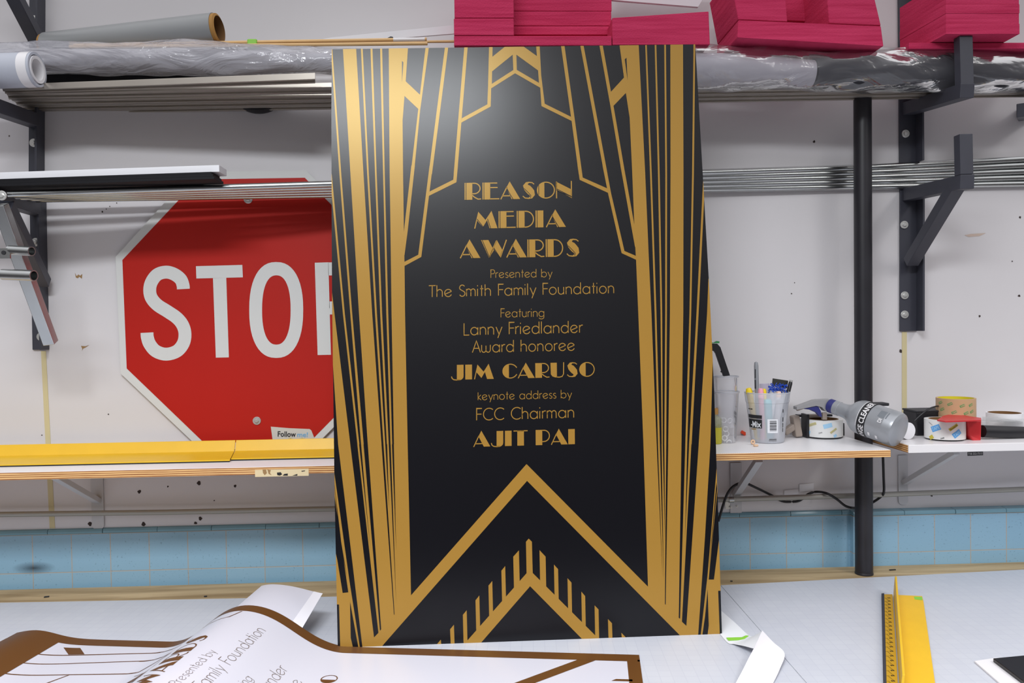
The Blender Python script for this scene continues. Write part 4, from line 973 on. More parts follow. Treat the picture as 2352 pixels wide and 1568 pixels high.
tag(mb.build('green_knob', smooth=True), 'green round knob on the wall peeking out from behind the board', 'knob')

# ================================================================== VINYL SHEET (left front), same artwork, curled into a wave
eS = Vector((.9898, -.1425, 0)); eT = Vector((-.1425, -.9898, 0))
Rend = PZ(1468, 1505, ZM)                      # its far right corner
uR = (B(1480, 1100)-BL).dot(ux); vT = (TLc-BL).dot(BUP)
S_END = vT + .108
S_C = None
back_c = PZ(562, 1474, ZM)
S_C = S_END - (Rend-back_c).dot(eS) - .002
HB = P(562, 1386, back_c.y).z - ZM
def zprof(s):
    d = s-S_C; wdt = .215 if d < 0 else .255
    z = HB*math.cos(math.pi/2*min(1, abs(d)/wdt))**2
    z += .018*math.exp(-((s-.05)/.07)**2)
    return z + .0012
NS = 400
xs_ = [0.0]
for i in range(NS):
    a, b = S_END*i/NS, S_END*(i+1)/NS
    dz = zprof(b)-zprof(a); xs_.append(xs_[-1]+math.sqrt(max(1e-9, (b-a)**2-dz*dz)))
XTOT = xs_[-1]
def xof(s):
    f = max(0, min(NS-1e-6, s/S_END*NS)); i = int(f); return xs_[i]+(xs_[i+1]-xs_[i])*(f-i)
def sheet(s, t, lift=0.0):
    p = Rend + eS*(xof(s)-XTOT) + eT*t
    dz = (zprof(s+.002)-zprof(s-.002))/.004; n = (Z3 - eS*dz).normalized()
    return Vector((p.x, p.y, ZM+zprof(s))) + n*lift
T_END = .62; BORD = .034; TOPB = .088
rt = thing('vinyl_sheet', sheet(1.2, .1), 'white vinyl offcut with brown-gold border, curled into a wave on the bench', 'vinyl sheet')
NORECALC.update({'sheet_face', 'backing_flap', 'border', 'artwork'})
mb = MB(); mb.grid(lambda u, v: sheet(S_END*u, T_END*v), 150, 12, M_vinylwhite); mb.build('sheet_face', rt, smooth=True)
mb = MB()
mb.grid(lambda u, v: sheet(S_END*u, BORD*v, .0004), 150, 2, M_vinylbrown)
mb.grid(lambda u, v: sheet((TOPB+.042)*u, BORD+(T_END-BORD)*v, .0007), 14, 6, M_vinylbrown)
mb.grid(lambda u, v: sheet(S_END-.027*u, BORD+(T_END-BORD)*v, .0004), 3, 6, M_vinylbrown)
mb.build('border', rt, smooth=True)
def art_uv(px, py):
    q = B(px, py)-BL; return TOPB + (vT-q.dot(BUP)), BORD + (uR-q.dot(ux))
mb = MB()
def put_px(poly, m, lift):
    q = [art_uv(a, b) for a, b in poly]
    # cut long pieces so that they follow the wave
    smin, smax = min(s for s, t in q), max(s for s, t in q)
    lo = math.floor(smin/.02); hi = math.ceil(smax/.02)
    for i in range(lo, hi):
        a, b = i*.02, (i+1)*.02
        c = clip(q, [(a, -2), (b, -2), (b, 2), (a, 2)])
        c = clip(c, [(TOPB-.01, BORD-.004), (S_END-.02, BORD-.004), (S_END-.02, T_END), (TOPB-.01, T_END)]) if len(c) > 2 else c
        if len(c) > 2: mb.flat([sheet(s, t, lift) for s, t in c], m)
for p in [c2([(683, 195), (700, 195), (815, 1020), (890, 1568), (873, 1568), (797, 1003)]), c2([(900, 195), (915, 195), (1171, 1568), (1156, 1568)]), c2([(1100, 195), (1115, 195), (1233, 840), (1350, 1568), (1335, 1568), (1214, 840)]),
          c4([(855, 0), (870, 0), (930, 300), (1068, 915), (1055, 925), (912, 289)]), c4([(583, 0), (598, 0), (622, 140), (606, 152)]), c4([(606, 152), (615, 140), (900, 262), (905, 280)]), c4([(1045, 0), (1060, 0), (1187, 640), (1175, 640)]),
          c4([(1050, 928), (1066, 915), (1202, 975), (1204, 990)]), c2([(1352, 545), (1213, 697), (1240, 845), (1372, 708)]), c2([(432, 195), (447, 195), (500, 822), (484, 840)]), c2([(478, 847), (492, 832), (790, 985), (797, 1004)]),
          c7([(27, 130), (825, 935), (825, 1045), (30, 240)]), c7([(42, 620), (67, 845), (505, 1282), (420, 1282), (50, 932)])]:
    put_px(p, M_vinylbrown, .0004)
for tx0, tx1, yl, yr, bl_, br2 in [(296, 322, 880, 908, 1076, 1106), (387, 412, 968, 997, 1166, 1196), (474, 500, 1058, 1085, 1252, 1284), (562, 588, 1148, 1175, 1285, 1285)]:
    put_px(c7([(tx0, yl), (tx1, yr), (tx1+4, br2+6), (tx0+4, bl_+6)]), M_vinylbrown, .0004)
mb.build('artwork', rt)
for t, kind, a, b, cap in LINES:
    mb = MB()
    s0_, t0_ = art_uv(*a); s1_, t1_ = art_uv(*b)
    capm = (B(a[0], a[1]-cap)-B(*a)).dot(BUP)
    G, wd = thin_text(t, .045) if kind == 't' else deco_text(t, False)[0::2]
    for g in G:
        q = [(s0_+(s1_-s0_)*u/wd - capm*v, t0_+(t1_-t0_)*u/wd) for u, v in g]
        if kind != 't':
            lo, hi = math.floor(min(s for s, _ in q)/.01), math.ceil(max(s for s, _ in q)/.01)
            for i in range(lo, hi):
                c = clip(q, [(i*.01, -2), ((i+1)*.01, -2), ((i+1)*.01, 2), (i*.01, 2)])
                if len(c) > 2: mb.flat([sheet(s, tt, .0005) for s, tt in c], M_vinylbrown)
        else: mb.add([sheet(s, tt, .0005) for s, tt in q], [(0, 1, 2, 3)], M_textgrey)
    mb.build('lettering', rt)
# white backing that sticks out behind the crest of the wave
mb = MB()
def flap(u, v):
    s = S_C-.03+.165*u; t = -.135*v
    p = sheet(s, t); k = max(0, (s-S_C))/.135
    return Vector((p.x, p.y, p.z - .0006 + .028*k*k*v + .004*v))
mb.grid(flap, 30, 8, M_vinylwhite)
mb.grid(lambda u, v: flap(.84+.16*u, v) + Z3*.0005, 6, 8, M_paper)
mb.build('backing_flap', rt, smooth=True)

# ------------------------------------------------------------------ twisted paper strip at the foot of the board
def pz(px, py, h): return PZ(px, py, ZM+h)
rt = thing('paper_strip', pz(1730, 1500, 0), 'twisted white paper strip with a green stripe at the right foot of the board', 'paper strip')
def ribbon(mb, secs, m, n=6):
    L = smooth_pts([tuple(pz(*a)) for a, b in secs], n); R = smooth_pts([tuple(pz(*b)) for a, b in secs], n)
    mb.grid(lambda u, v: Vector(L[int(round(u*(len(L)-1)))]).lerp(Vector(R[int(round(u*(len(L)-1)))]), v), len(L)-1, 6, m)
NORECALC.update({'lower_fold', 'upper_fold', 'green_stripe'})
mb = MB(); ribbon(mb, [((1652, 1398, .001), (1655, 1457, .001)), ((1690, 1431, .001), (1672, 1476, .001)), ((1721, 1459, .002), (1686, 1479, .003)), ((1738, 1456, .014), (1708, 1483, .012)), ((1750, 1448, .024), (1731, 1489, .020))], M_lightsheet)
mb.build('lower_fold', rt, smooth=True)
mb = MB(); mb.prism([pz(1668, 1464, .002), pz(1704, 1463, .002), pz(1713, 1459, .003), pz(1720, 1459.5, .0035), pz(1710, 1467, .003), pz(1696, 1470, .002), pz(1673, 1470.5, .002)], (0, 0, .0004), M_green)
mb.build('green_stripe', rt)
mb = MB(); ribbon(mb, [((1731, 1489, .020), (1751, 1447.5, .0245)), ((1727, 1497, .020), (1776, 1474, .022)), ((1719, 1512, .018), (1802, 1500, .014)), ((1705, 1540, .012), (1791, 1536, .008)), ((1690, 1568, .006), (1775, 1570, .003)), ((1672, 1604, .002), (1756, 1608, .001))], M_paper)
mb.build('upper_fold', rt, smooth=True)

# ------------------------------------------------------------------ yellow safety ruler on the mat
rt = thing('safety_ruler', PZ(2075, 1500, ZM), 'yellow metal safety ruler with raised fin and printed scale on the bench', 'ruler')
g = lambda a, b, h=.0035: PZ(a, b, ZM+h)
mb = MB(); mb.prism([g(2031, 1366), g(2050, 1366), g(2064, 1600), g(2037, 1600)], (0, 0, .002), M_yellow2); mb.build('scale_strip', rt, bevel=.0004)
mb = MB(); mb.prism([g(2024.5, 1367, .0005), g(2031, 1366.5, .0005), g(2037, 1600, .0005), g(2029, 1600, .0005)], (0, 0, .0055), M_steel); mb.build('cutting_edge', rt, bevel=.0004)
mb = MB(); mb.prism([g(2056, 1367), g(2118, 1370), g(2121, 1382), g(2152, 1600), g(2070, 1600)], (0, 0, .002), M_yellow); mb.build('base', rt, bevel=.0005)
f0, f1 = g(2052, 1367, .005), g(2067, 1600, .005)
dr = (f0-f1).normalized(); sd = Vector((dr.y, -dr.x, 0))
mb = MB()
prof = [(.000, 0), (.012, .002), (.020, .014), (.026, .034), (.027, .041)]
pts = [f1] + [f0 + dr*a + Z3*b + sd*(.10*b) for a, b in [(0, 0), (.012, .006), (.020, .018), (.024, .034), (.0245, .043)]] + [f1 + Z3*.043 + sd*.0043]
mb.prism(pts, sd*.0045, M_yellow); mb.build('fin', rt, bevel=.0006)
mb = MB(); A_, B_ = g(2038, 1371, .0058), g(2048, 1600, .0058); n = int((A_-B_).length/.0254*1); dd = (B_-A_)
for i in range(n*1+1):
    c = A_ + dd.normalized()*(.006+i*.0254)
    for j in (-1, 1): mb.frame(c+Vector((.002*j+.004, 0, 0)), X3, Y3, Z3, .0014, .0022, .0001, M_ink)
    for k in range(8): mb.frame(c+Vector((-.0055, -.0032*k, 0)), X3, Y3, Z3, .0016 if k else .003, .0002, .0001, M_ink)
mb.build('scale_marks', rt)
mb = MB(); mb.prism([g(2099, 1369.5, .0057), g(2118, 1370.5, .0057), g(2119, 1378, .0057), g(2101, 1376, .0057)], (0, 0, .0002), M_green); mb.build('green_mark', rt)
# low black board on a white sheet in the near right corner
rt = thing('corner_board', PZ(2340, 1550, ZM), 'black-topped board on a white base at the bottom right corner of the bench', 'board')
mb = MB(); mb.prism([PZ(2238, 1517, ZM+.004), PZ(2283, 1510, ZM+.004), PZ(2480, 1500, ZM+.004), PZ(2480, 1640, ZM+.004), PZ(2380, 1640, ZM+.004)], (0, 0, -.0035), M_lam); mb.build('white_base', rt, bevel=.001)
mb = MB(); mb.prism([PZ(2281, 1511, ZM+.012), PZ(2480, 1492, ZM+.012), PZ(2480, 1662, ZM+.012)], (0, 0, -.0078), M_black); mb.build('black_top', rt, bevel=.001)

# ================================================================== THINGS ON THE RIGHT SHELVES
def onS(px, py): return PZ(px, py, zS)
def onW(px, py): return PZ(px, py, zW)
k = PXM(2.05)
def torus(mb, c, R, r, m, ax=Vector((0, 0, 1)), seg=24, s2=10):
    mb.lathe([(R+r*math.cos(2*math.pi*i/s2), r*math.sin(2*math.pi*i/s2)) for i in range(s2+1)], c, ax, m, seg)
# small yellow bottle behind the board edge
c = onS(1641, 1018)
rt = thing('glue_bottle', c, 'small yellowish bottle with a gold cap half hidden by the board edge', 'bottle')
mb = MB(); mb.lathe([(.0, .0005), (.019, .0005), (.02, .003), (.02, .045)], c, (0, 0, 1), mat('olive_yellow', '#b3a92c', 0.35), 28); mb.build('lower_label', rt, smooth=True)
mb = MB(); mb.lathe([(.02, .045), (.02, .068), (.009, .076), (.009, .082)], c, (0, 0, 1), M_glassjar, 28); mb.build('body', rt, smooth=True)
mb = MB(); mb.lathe([(.011, .080), (.011, .096), (0, .097)], c, (0, 0, 1), M_card, 24); mb.build('cap', rt, smooth=True)
# two nested clear cups
c = onS(1668, 1015)
for j, (dz, lab) in enumerate([(0, 'tall clear plastic cup holding white rings, next to the board edge'), (.042, 'second clear cup nested in the taller one, the squeegee standing in it')]):
    rt = thing('clear_cup', c+Z3*dz, lab, 'cup', 'nested clear cups')
    r0, r1, h = .0265, .0355, .140
    e = -.0018*j
    mb = MB(); mb.lathe([(0, .001+dz), (r0+e, .001+dz), (r1+e, dz+h), (r1+e+.002, dz+h+.001), (r1+e+.002, dz+h-.004)], c, (0, 0, 1), M_cup, 40); mb.build('wall', rt, smooth=True)
    mb = MB(); torus(mb, c+Z3*(dz+h), r1+e+.0005, .0013, M_bucket, seg=40); mb.build('rim', rt, smooth=True)
ringp = [(1662, 965, -.010), (1676, 966, .004), (1666, 985, -.012), (1664, 1006, -.008), (1674, 1016, -.014), (1658, 1015, .006), (1668, 996, .008)]
for i, (px, py, dy) in enumerate(ringp):
    q = P(px, py, c.y+dy); mb = MB(); torus(mb, q, .0068, .0019, M_white, ax=Vector((math.sin(i*1.7)*.4, -1, .5*math.cos(i*2.1))))
    tag(mb.build('white_ring', smooth=True, loc=q), 'small white plastic ring among others inside the tall clear cup', 'ring', 'white rings in the clear cup')
# squeegee tool standing in the cups
rt = thing('squeegee', P(1665, 900, c.y), 'black bent squeegee handle with a green top sticking out of the clear cups', 'tool')
ys = c.y
pth = [P(1668, 862, ys), P(1654, 820, ys), P(1648, 801, ys), P(1642, 795, ys+.004), P(1622, 795, ys+.006)]
mb = MB()
mb.prism([P(1663, 864, ys), P(1677, 862, ys), P(1655, 797, ys), P(1648, 789, ys), P(1620, 788, ys), P(1620, 803, ys), P(1641, 806, ys), P(1645, 812, ys)], (0, .012, 0), M_dark); mb.build('handle', rt, bevel=.0012)
mb = MB(); mb.prism([P(1620, 788, ys-.0005), P(1652, 788, ys-.0005), P(1653, 784, ys-.0005), P(1648, 783, ys-.0005), P(1642, 786.5, ys-.0005), P(1620, 786, ys-.0005)], (0, .013, 0), M_greenpl); mb.build('green_edge', rt)
mb = MB(); mb.lathe([(0, -.003), (.003, -.003), (.003, .002)], P(1657.5, 853, ys), (0, 1, 0), M_dark, 12); mb.build('knob', rt)
# mixing tub
c = onS(1763, 1014)
R0, R1, H = .0440, .0592, P(1763, 905, c.y-.0592).z - zS
rt = thing('mixing_tub', c, 'milky plastic mixing tub with a barcode, packed with markers and brushes', 'tub')
rad = lambda z: R0+(R1-R0)*z/H
mb = MB(); mb.lathe([(0, .0008), (R0-.003, .0008), (R0, .004), (rad(H*.80), H*.80), (rad(H*.80)+.0015, H*.81), (R1+.001, H*.97), (R1+.001, H), (R1-.002, H)], c, (0, 0, 1), M_bucket, 56); mb.build('wall', rt, smooth=True)
mb = MB(); torus(mb, c+Z3*H, R1, .0017, M_bucket, seg=56); mb.build('rim', rt, smooth=True)
def on_cyl(c, rad, ang0, lift=.0006):
    """(arc metres, height) on the outside of an upright round wall; ang 0 faces the viewer"""
    return lambda s, z: c + Vector((math.sin(ang0+s/rad(z))*(rad(z)+lift), -math.cos(ang0+s/rad(z))*(rad(z)+lift), z))
face = math.atan2(-c.x, c.y)*-1
fa = -math.atan2(c.x, c.y)     # the side turned to the viewer
def cyl_quad(mb, f, s0, s1, z0, z1, m, n=8):
    mb.grid(lambda u, v: f(s0+(s1-s0)*u, z0+(z1-z0)*v), n, 1, m)
NORECALC.update({'label_print'})
f1_, f2_ = on_cyl(c, rad, fa, .0007), on_cyl(c, rad, fa, .0011)
mb = MB(); lab_s = mat('label_white', '#e3e5ea', 0.5)
cyl_quad(mb, f1_, -.062, -.014, .0685, .078, M_ink); cyl_quad(mb, f1_, -.062, -.014, .042, .066, M_ink)
polys, wd = font_polys('-Mix', .03)
for p in polys: mb.flat([f2_(-.050+u/wd*.034, .0445+v*.0165+u/wd*.0005) for u, v in p], lab_s)
cyl_quad(mb, f1_, .000, .028, .030, .068, lab_s)
for i in range(11):
    z = .036+i*.0026; cyl_quad(mb, f2_, .006, .024, z, z+(.0016 if i % 3 else .0009), M_ink)
cyl_quad(mb, f1_, .004, .024, .012, .0135, M_ink); cyl_quad(mb, f1_, .003, .024, .0085, .0095, M_ink)
cyl_quad(mb, f1_, -.060, -.052, .092, .0945, M_ink); cyl_quad(mb, f1_, -.050, -.042, .092, .0945, M_ink)
cyl_quad(mb, f1_, -.050, -.032, .037, .0395, M_brownpatch)
for z0, z1 in [(.085, .094), (.060, .072), (.044, .056), (.032, .042)]: cyl_quad(mb, f1_, .044, .0465, z0, z1, M_ink, 2)
mb.build('label_print', rt)
def marker(name, pa, pb, r, m_body, m_cap, label, Ya, Yb, cap_f=.3, grp='markers and tools in the mixing tub', cat='marker'):
    a, b = P(*pa, Ya), P(*pb, Yb); d = b-a; L = d.length
    t = thing(name, a, label, cat, grp)
    mb = MB(); mb.lathe([(0, 0), (r*.9, 0), (r, r*.4), (r, L*(1-cap_f))], a, d, m_body, 20); mb.build('barrel', t, smooth=True)
    mb = MB(); mb.lathe([(r*1.06, L*(1-cap_f)), (r*1.06, L*.94), (r*.8, L*.99), (0, L)], a, d, m_cap, 20); mb.build('cap', t, smooth=True)
    return t
cy = c.y
mk = marker('silver_marker', (1742, 1005), (1736.5, 830), .0056, M_silver, M_silver, 'silver marker standing upright in the mixing tub, its dark print facing out', cy-.014, cy-.012, .42)
a, b = P(1735.5, 893, cy-.0185), P(1735.5, 845, cy-.0185)
mb = MB(); mb.prism([P(1733.2, 892, cy-.0187), P(1736.5, 892, cy-.0187), P(1736, 872, cy-.0187), P(1733.2, 872, cy-.0187)], (0, .0004, 0), M_ink)
mb.prism([P(1733.5, 868, cy-.0187), P(1735.8, 868, cy-.0187), P(1735.8, 848, cy-.0187), P(1733.8, 848, cy-.0187)], (0, .0004, 0), M_ink); mb.build('print', mk)
marker('yellow_marker', (1741, 1008), (1719, 890), .0082, M_yelbright, M_yelbright, 'yellow-capped marker leaning at the left side of the mixing tub', cy-.01, cy-.006, .2)
marker('pink_highlighter', (1752, 1009), (1747, 891), .0070, M_pinkpl, M_pinkpl, 'pink highlighter in the mixing tub, just right of the silver marker', cy-.016, cy-.02, .2)
marker('yellow_highlighter', (1757, 1006), (1755, 892), .0058, M_yelbright, M_yelbright, 'narrow yellow highlighter beside the pink one in the mixing tub', cy+.004, cy+.006, .2)
marker('white_pen', (1783, 1008), (1789, 898), .0066, M_lam, mat('peach_cap', '#ecc9b4', 0.5), 'white pen with a peach cap at the right front of the mixing tub', cy-.012, cy-.032, .12)
marker('teal_pen', (1768, 1006), (1762, 916), .0115, M_teal, M_teal, 'wide teal pen seen through the wall of the mixing tub', cy+.004, cy+.0, .2)
t = marker('black_marker', (1790, 985), (1817, 874), .0050, M_dark, M_dark, 'black marker with a silver tip leaning right out of the mixing tub', cy+.0, cy+.004, .3)
mb = MB(); q = P(1816.6, 876, cy+.004); mb.lathe([(.0042, -.004), (.0048, .004), (0, .005)], q, P(1817, 874, cy)-P(1790, 985, cy), M_bolt, 16); mb.build('tip', t, smooth=True)
t = thing('scrub_brush', P(1790, 960, cy+.01), 'blue-bristled scrub brush with a dark back, standing in the mixing tub', 'brush', 'markers and tools in the mixing tub')
yb_ = cy+.014
mb = MB(); mb.prism([P(1778, 869, yb_), P(1811, 874, yb_), P(1808, 892, yb_), P(1776, 886, yb_)], (0, .012, 0), mat('dark_olive', '#2e2e28', 0.6)); mb.build('head', t, bevel=.001)
mb = MB(); mb.bar(P(1792, 890, yb_+.006), P(1775, 1005, yb_-.004), .012, .010, M_grey, up=Vector((0, -1, 0))); mb.build('handle', t, bevel=.002)
mb = MB(); rr = random.Random(11)
for i in range(150):
    px = 1764+42*rr.random(); py = 883+15*rr.random(); q = P(px, py, yb_-.004-.010*rr.random()); e = Vector((rr.uniform(-1, 1), rr.uniform(-1, .1), rr.uniform(-1, .9))).normalized()
    mb.tube([q, q+e*.0035, q+e*.006+Vector((rr.uniform(-1, 1), 0, rr.uniform(-1, 1)))*.0018], .0009, M_bluebr, 5)
o = mb.build('bristles', t); o['kind'] = 'stuff'
t = thing('scraper_card', P(1755, 900, cy+.03), 'flat grey scraper card at the back of the mixing tub', 'scraper', 'markers and tools in the mixing tub')
mb = MB(); mb.prism([P(1745, 881, cy+.03), P(1768, 880, cy+.03), P(1772, 990, cy+.022), P(1752, 990, cy+.022)], (0, .002, 0), mat('lilac_grey', '#b5afc0', 0.5)); mb.build('blade', t, bevel=.0006)
# small bits beside the tub
q = onS(1707, 1000); mb = MB(); mb.frame(q+Z3*.0085, Vector((.85, 0, -.5)).normalized(), Y3, Vector((.5, 0, .85)).normalized(), .0065, .004, .0045, M_orange)
mb.frame(q+Vector((.004, 0, .0035)), Vector((.85, 0, -.5)).normalized(), Y3, Vector((.5, 0, .85)).normalized(), .003, .003, .003, M_orange)
tag(mb.build('red_clip', bevel=.001, loc=q), 'small orange-red plastic clip on the shelf left of the mixing tub', 'clip')
q = onS(1729, 1021); mb = MB(); torus(mb, q+Vector((0, -.001, .0075)), .0045, .0024, mat('wood_bead', '#d8b493', 0.6), ax=Vector((.2, -1, .1)))
tag(mb.build('wooden_bead', smooth=True, loc=q), 'small wooden ring bead in front of the mixing tub', 'bead')
q = onS(1736, 1025); mb = MB(); torus(mb, q+Z3*.003, .0045, .0024, MATS['wood_bead'])
tag(mb.build('wooden_bead', smooth=True, loc=q), 'wooden bead lying flat at the foot of the mixing tub', 'bead')
# tape gun lying on the shelf with a wide roll of printed clear tape
c = onS(1891, 1003); R = .0525; H = .052
rt = thing('tape_gun', c, 'taupe tape gun with black frame under the spray bottle trigger', 'tape dispenser')
mb = MB(); mb.lathe([(0, .0008), (R*.98, .0008), (R*.98, .004), (0, .004)], c, (0, 0, 1), M_dark, 48)
mb.frame(c+Vector((-.052, .0, .034)), X3, Y3, Z3, .004, .02, .033, M_dark); mb.frame(c+Vector((.054, .012, .02)), X3, Y3, Z3, .008, .012, .018, M_dark)
mb.frame(c+Vector((-.012, .035, H+.006)), X3, Y3, Z3, .050, .012, .003, M_dark); mb.build('frame', rt, bevel=.001)
mb = MB(); mb.frame(c+Vector((-.079, .0, .033)), Vector((.98, 0, .15)).normalized(), Y3, Vector((-.15, 0, .98)).normalized(), .010, .016, .030, M_beige); mb.frame(c+Vector((-.100, -.002, .024)), Vector((.8, 0, .5)).normalized(), Y3, Vector((-.5, 0, .8)).normalized(), .018, .012, .009, M_beige); mb.build('grip', rt, bevel=.004)
mb = MB(); mb.frame(c+Vector((-.02, .0, H+.0085)), X3, Y3, Z3, .026, .010, .0045, M_beige); mb.build('hub_clip', rt, bevel=.002)
tr = thing('tape_roll', c+Z3*.0045, 'wide roll of pale printed tape held in the taupe tape gun', 'tape roll', 'printed packing tape rolls')
def taperoll(c, R, r, z0, z1, t, side, face_m, core_m, inner_m=None):
    mb = MB(); mb.lathe([(R, z0), (R, z1), (r+.003, z1), (r+.003, z0), (R, z0)], c, (0, 0, 1), side, 56); mb.build('tape', t, smooth=True)
    mb = MB(); mb.lathe([(r+.003, z0), (r+.003, z1+.0005), (r, z1+.0005), (r, z0), (r+.003, z0)], c, (0, 0, 1), core_m, 48); mb.build('core', t, smooth=True)
taperoll(c, R, .038, .0045, H, tr, M_tapewhite, M_tapewhite, M_carddark)
def prints(c, R, t, items):
    fa = -math.atan2(c.x, c.y); f = lambda s, z: c + Vector((math.sin(fa+s/R)*(R+.0004), -math.cos(fa+s/R)*(R+.0004), z)); f2 = lambda s, z: c + Vector((math.sin(fa+s/R)*(R+.0007), -math.cos(fa+s/R)*(R+.0007), z))
    mb = MB()
    for (s, z, wd, ht, an, m, txt, tm) in items:
        ca, sa = math.cos(an), math.sin(an)
        g_ = lambda u, v, ff=f: ff(s+u*ca-v*sa, z+u*sa+v*ca)
        if m: mb.grid(lambda u, v: g_((u-.5)*wd, (v-.5)*ht), 6, 2, m)
        if txt:
            polys, tw = font_polys(txt, .02)
            for p in polys: mb.flat([g_((u/tw-.5)*wd*.86, (v-.5)*ht*.62, f2) for u, v in p], tm)
    mb.build('label_print', t)
M_paleyel = mat('pale_yellow_print', '#c9bf7a', 0.45); M_paleblue = mat('pale_blue_print', '#a3cdea', 0.45); M_palegrey = mat('pale_grey_print', '#b5b3aa', 0.5)
prints(c, R, tr, [(-.030, .040, .024, .007, .35, M_paleyel, 'Scotch', M_palegrey), (.012, .038, .024, .012, .25, M_paleblue, None, None), (.028, .024, .022, .006, .6, M_paleyel, 'Scotch', M_palegrey), (-.043, .017, .012, .010, -.3, M_paleblue, None, None), (.033, .010, .010, .008, .5, M_paleblue, None, None), (-.008, .018, .012, .006, .3, None, '3M', M_grey)])
# spray bottle lying across both shelves
A_ = P(1903, 930, 2.145); B_ = P(2068, 989, 1.975); d = (B_-A_); L = d.length; dn = d.normalized()
RB = .0462
rt = thing('spray_bottle', (A_+B_)/2, 'silver spray bottle lying on its side across the gap between the shelves', 'spray bottle')
prof = [(0, L), (RB*.72, L), (RB*.80, L-.0015), (RB*.95, L-.005), (RB, L-.012), (RB, L-.026), (RB*1.012, L-.028), (RB*1.012, L-.030), (RB, L-.032), (RB, L*.52), (RB*.985, L*.47), (RB*.93, L*.43), (RB*.80, L*.385), (RB*.62, L*.345), (RB*.5, L*.31), (RB*.43, L*.26), (RB*.40, L*.17)]
mb = MB(); mb.lathe(prof, A_, dn, M_silver, 56); mb.build('body', rt, smooth=True)
mb = MB(); mb.lathe([(RB*.40, L*.17), (RB*.43, L*.165), (RB*.43, L*.10), (RB*.36, L*.09)], A_, dn, M_silver, 32); mb.build('neck_ring', rt, smooth=True)
mb = MB(); mb.lathe([(RB*.40, L*.12), (RB*.42, L*.10), (RB*.42, L*.02), (RB*.30, 0), (0, 0)], A_, dn, M_blue, 32); mb.build('collar', rt, smooth=True)
yh = 2.135
mb = MB(); mb.prism([P(1913, 921, yh), P(1908, 917, yh), P(1880, 918, yh), P(1872, 919, yh), P(1845, 929, yh), P(1830, 934, yh), P(1830, 941, yh), P(1846, 938, yh), P(1875, 932, yh), P(1888, 935, yh), P(1895, 943, yh), P(1899, 945, yh)], (0, .024, 0), M_grey); mb.build('spray_head', rt, bevel=.003)
mb = MB(); mb.lathe([(0, 0), (.0065, 0), (.0075, .003), (.0065, .020), (.005, .022)], P(1829, 938, yh+.012), P(1846, 933, yh+.012)-P(1829, 938, yh+.012), M_beige, 20); mb.build('nozzle', rt, smooth=True)
mb = MB(); mb.prism([P(1846, 934, yh+.003), P(1880, 932, yh+.003), P(1886, 944, yh+.003), P(1889, 958, yh+.003), P(1884, 957, yh+.003), P(1877, 948, yh+.003), P(1862, 941, yh+.003), P(1847, 939, yh+.003)], (0, .017, 0), M_blue); mb.build('trigger', rt, bevel=.002)
mb = MB(); mb.frame(P(1893, 955, yh+.012), X3, Y3, Z3, .006, .006, .010, M_beige); mb.build('trigger_stop', rt, bevel=.001)
# lettering band around the body
vw = (EYE-(A_+B_)/2); vw = (vw-dn*vw.dot(dn)).normalized(); up_ = dn.cross(vw).normalized()
if up_.z < 0: up_ = -up_
def on_b(h, a, lift): # distance along axis, angle from the viewer side (positive = up)
    return A_ + dn*h + (vw*math.cos(a) + up_*math.sin(a))*(RB+lift)
mb = MB(); h0, h1 = L*.545, L*.655
mb.grid(lambda u, v: on_b(h0+(h1-h0)*v, -1.5+3.3*u, .0004), 40, 1, M_ink)
mb.grid(lambda u, v: on_b(h0-.0022+.0012*v, -.6+2.2*u, .0004), 30, 1, M_lam)
polys, tw = font_polys('ORANGE CLEANER', .03)
for p in polys: mb.flat([on_b(h1-.0035-(v*(h1-h0)*.62), -1.95+3.15*u/tw, .0009) for u, v in p], M_lam)
mb.grid(lambda u, v: on_b(L*.77+.024*v, .35+.45*u, .0004), 8, 3, mat('dark_grey_panel', '#6f747a', 0.45))
polys, tw = font_polys('DI', .03)
for p in polys: mb.flat([on_b(L*.845-v*.010, .02+.24*u/tw, .0007) for u, v in p], M_lam)
for a0, a1, hh in [(-1.0, -.75, .70), (-1.05, -.8, .80)]: mb.grid(lambda u, v: on_b(L*hh+.006*v, a0+(a1-a0)*u, .0004), 4, 1, M_lam)
mb.build('label_print', rt)
# white shelf: black box with wire, tan tape roll, dispenser and so on
a, b = P(2083, 990, 2.19), P(2165, 941, 2.19)
rt = thing('black_box', Vector(((a.x+b.x)/2, 2.19, zW)), 'black box with a wire behind the tan tape roll on the white shelf', 'box')
mb = MB(); mb.box(a.x, b.x, 2.14, 2.21, zW+.0004, b.z, M_dark); mb.build('body', rt, bevel=.002)
mb = MB(); mb.box(a.x-.002, b.x+.002, 2.138, 2.212, b.z, b.z+.005, M_foamedge); mb.build('lid', rt, bevel=.0015)
mb = MB(); mb.tube([Vector(p) for p in smooth_pts([tuple(P(2101, 966, 2.125)), tuple(P(2118, 950, 2.12)), tuple(P(2135, 938, 2.12)), tuple(P(2150, 933, 2.13)), tuple(P(2165, 931, 2.17))], 5)], .0022, M_dark, 8); mb.build('wire', rt, smooth=True)
a = P(2002, 936, 2.18); b = P(2046, 936, 2.18)
rt = thing('small_case', Vector(((a.x+b.x)/2, 2.18, zS)), 'small white case with a dark lid behind the spray bottle, right of the pole', 'case')
mb = MB(); mb.box(a.x, b.x, 2.19, 2.225, zS+.0004, P(2002, 932, 2.19).z, M_white); mb.build('body', rt, bevel=.001)
mb = MB(); mb.box(a.x-.002, b.x, 2.188, 2.227, P(2002, 932, 2.19).z, P(2002, 926, 2.19).z, M_foamedge); mb.build('lid', rt, bevel=.001)
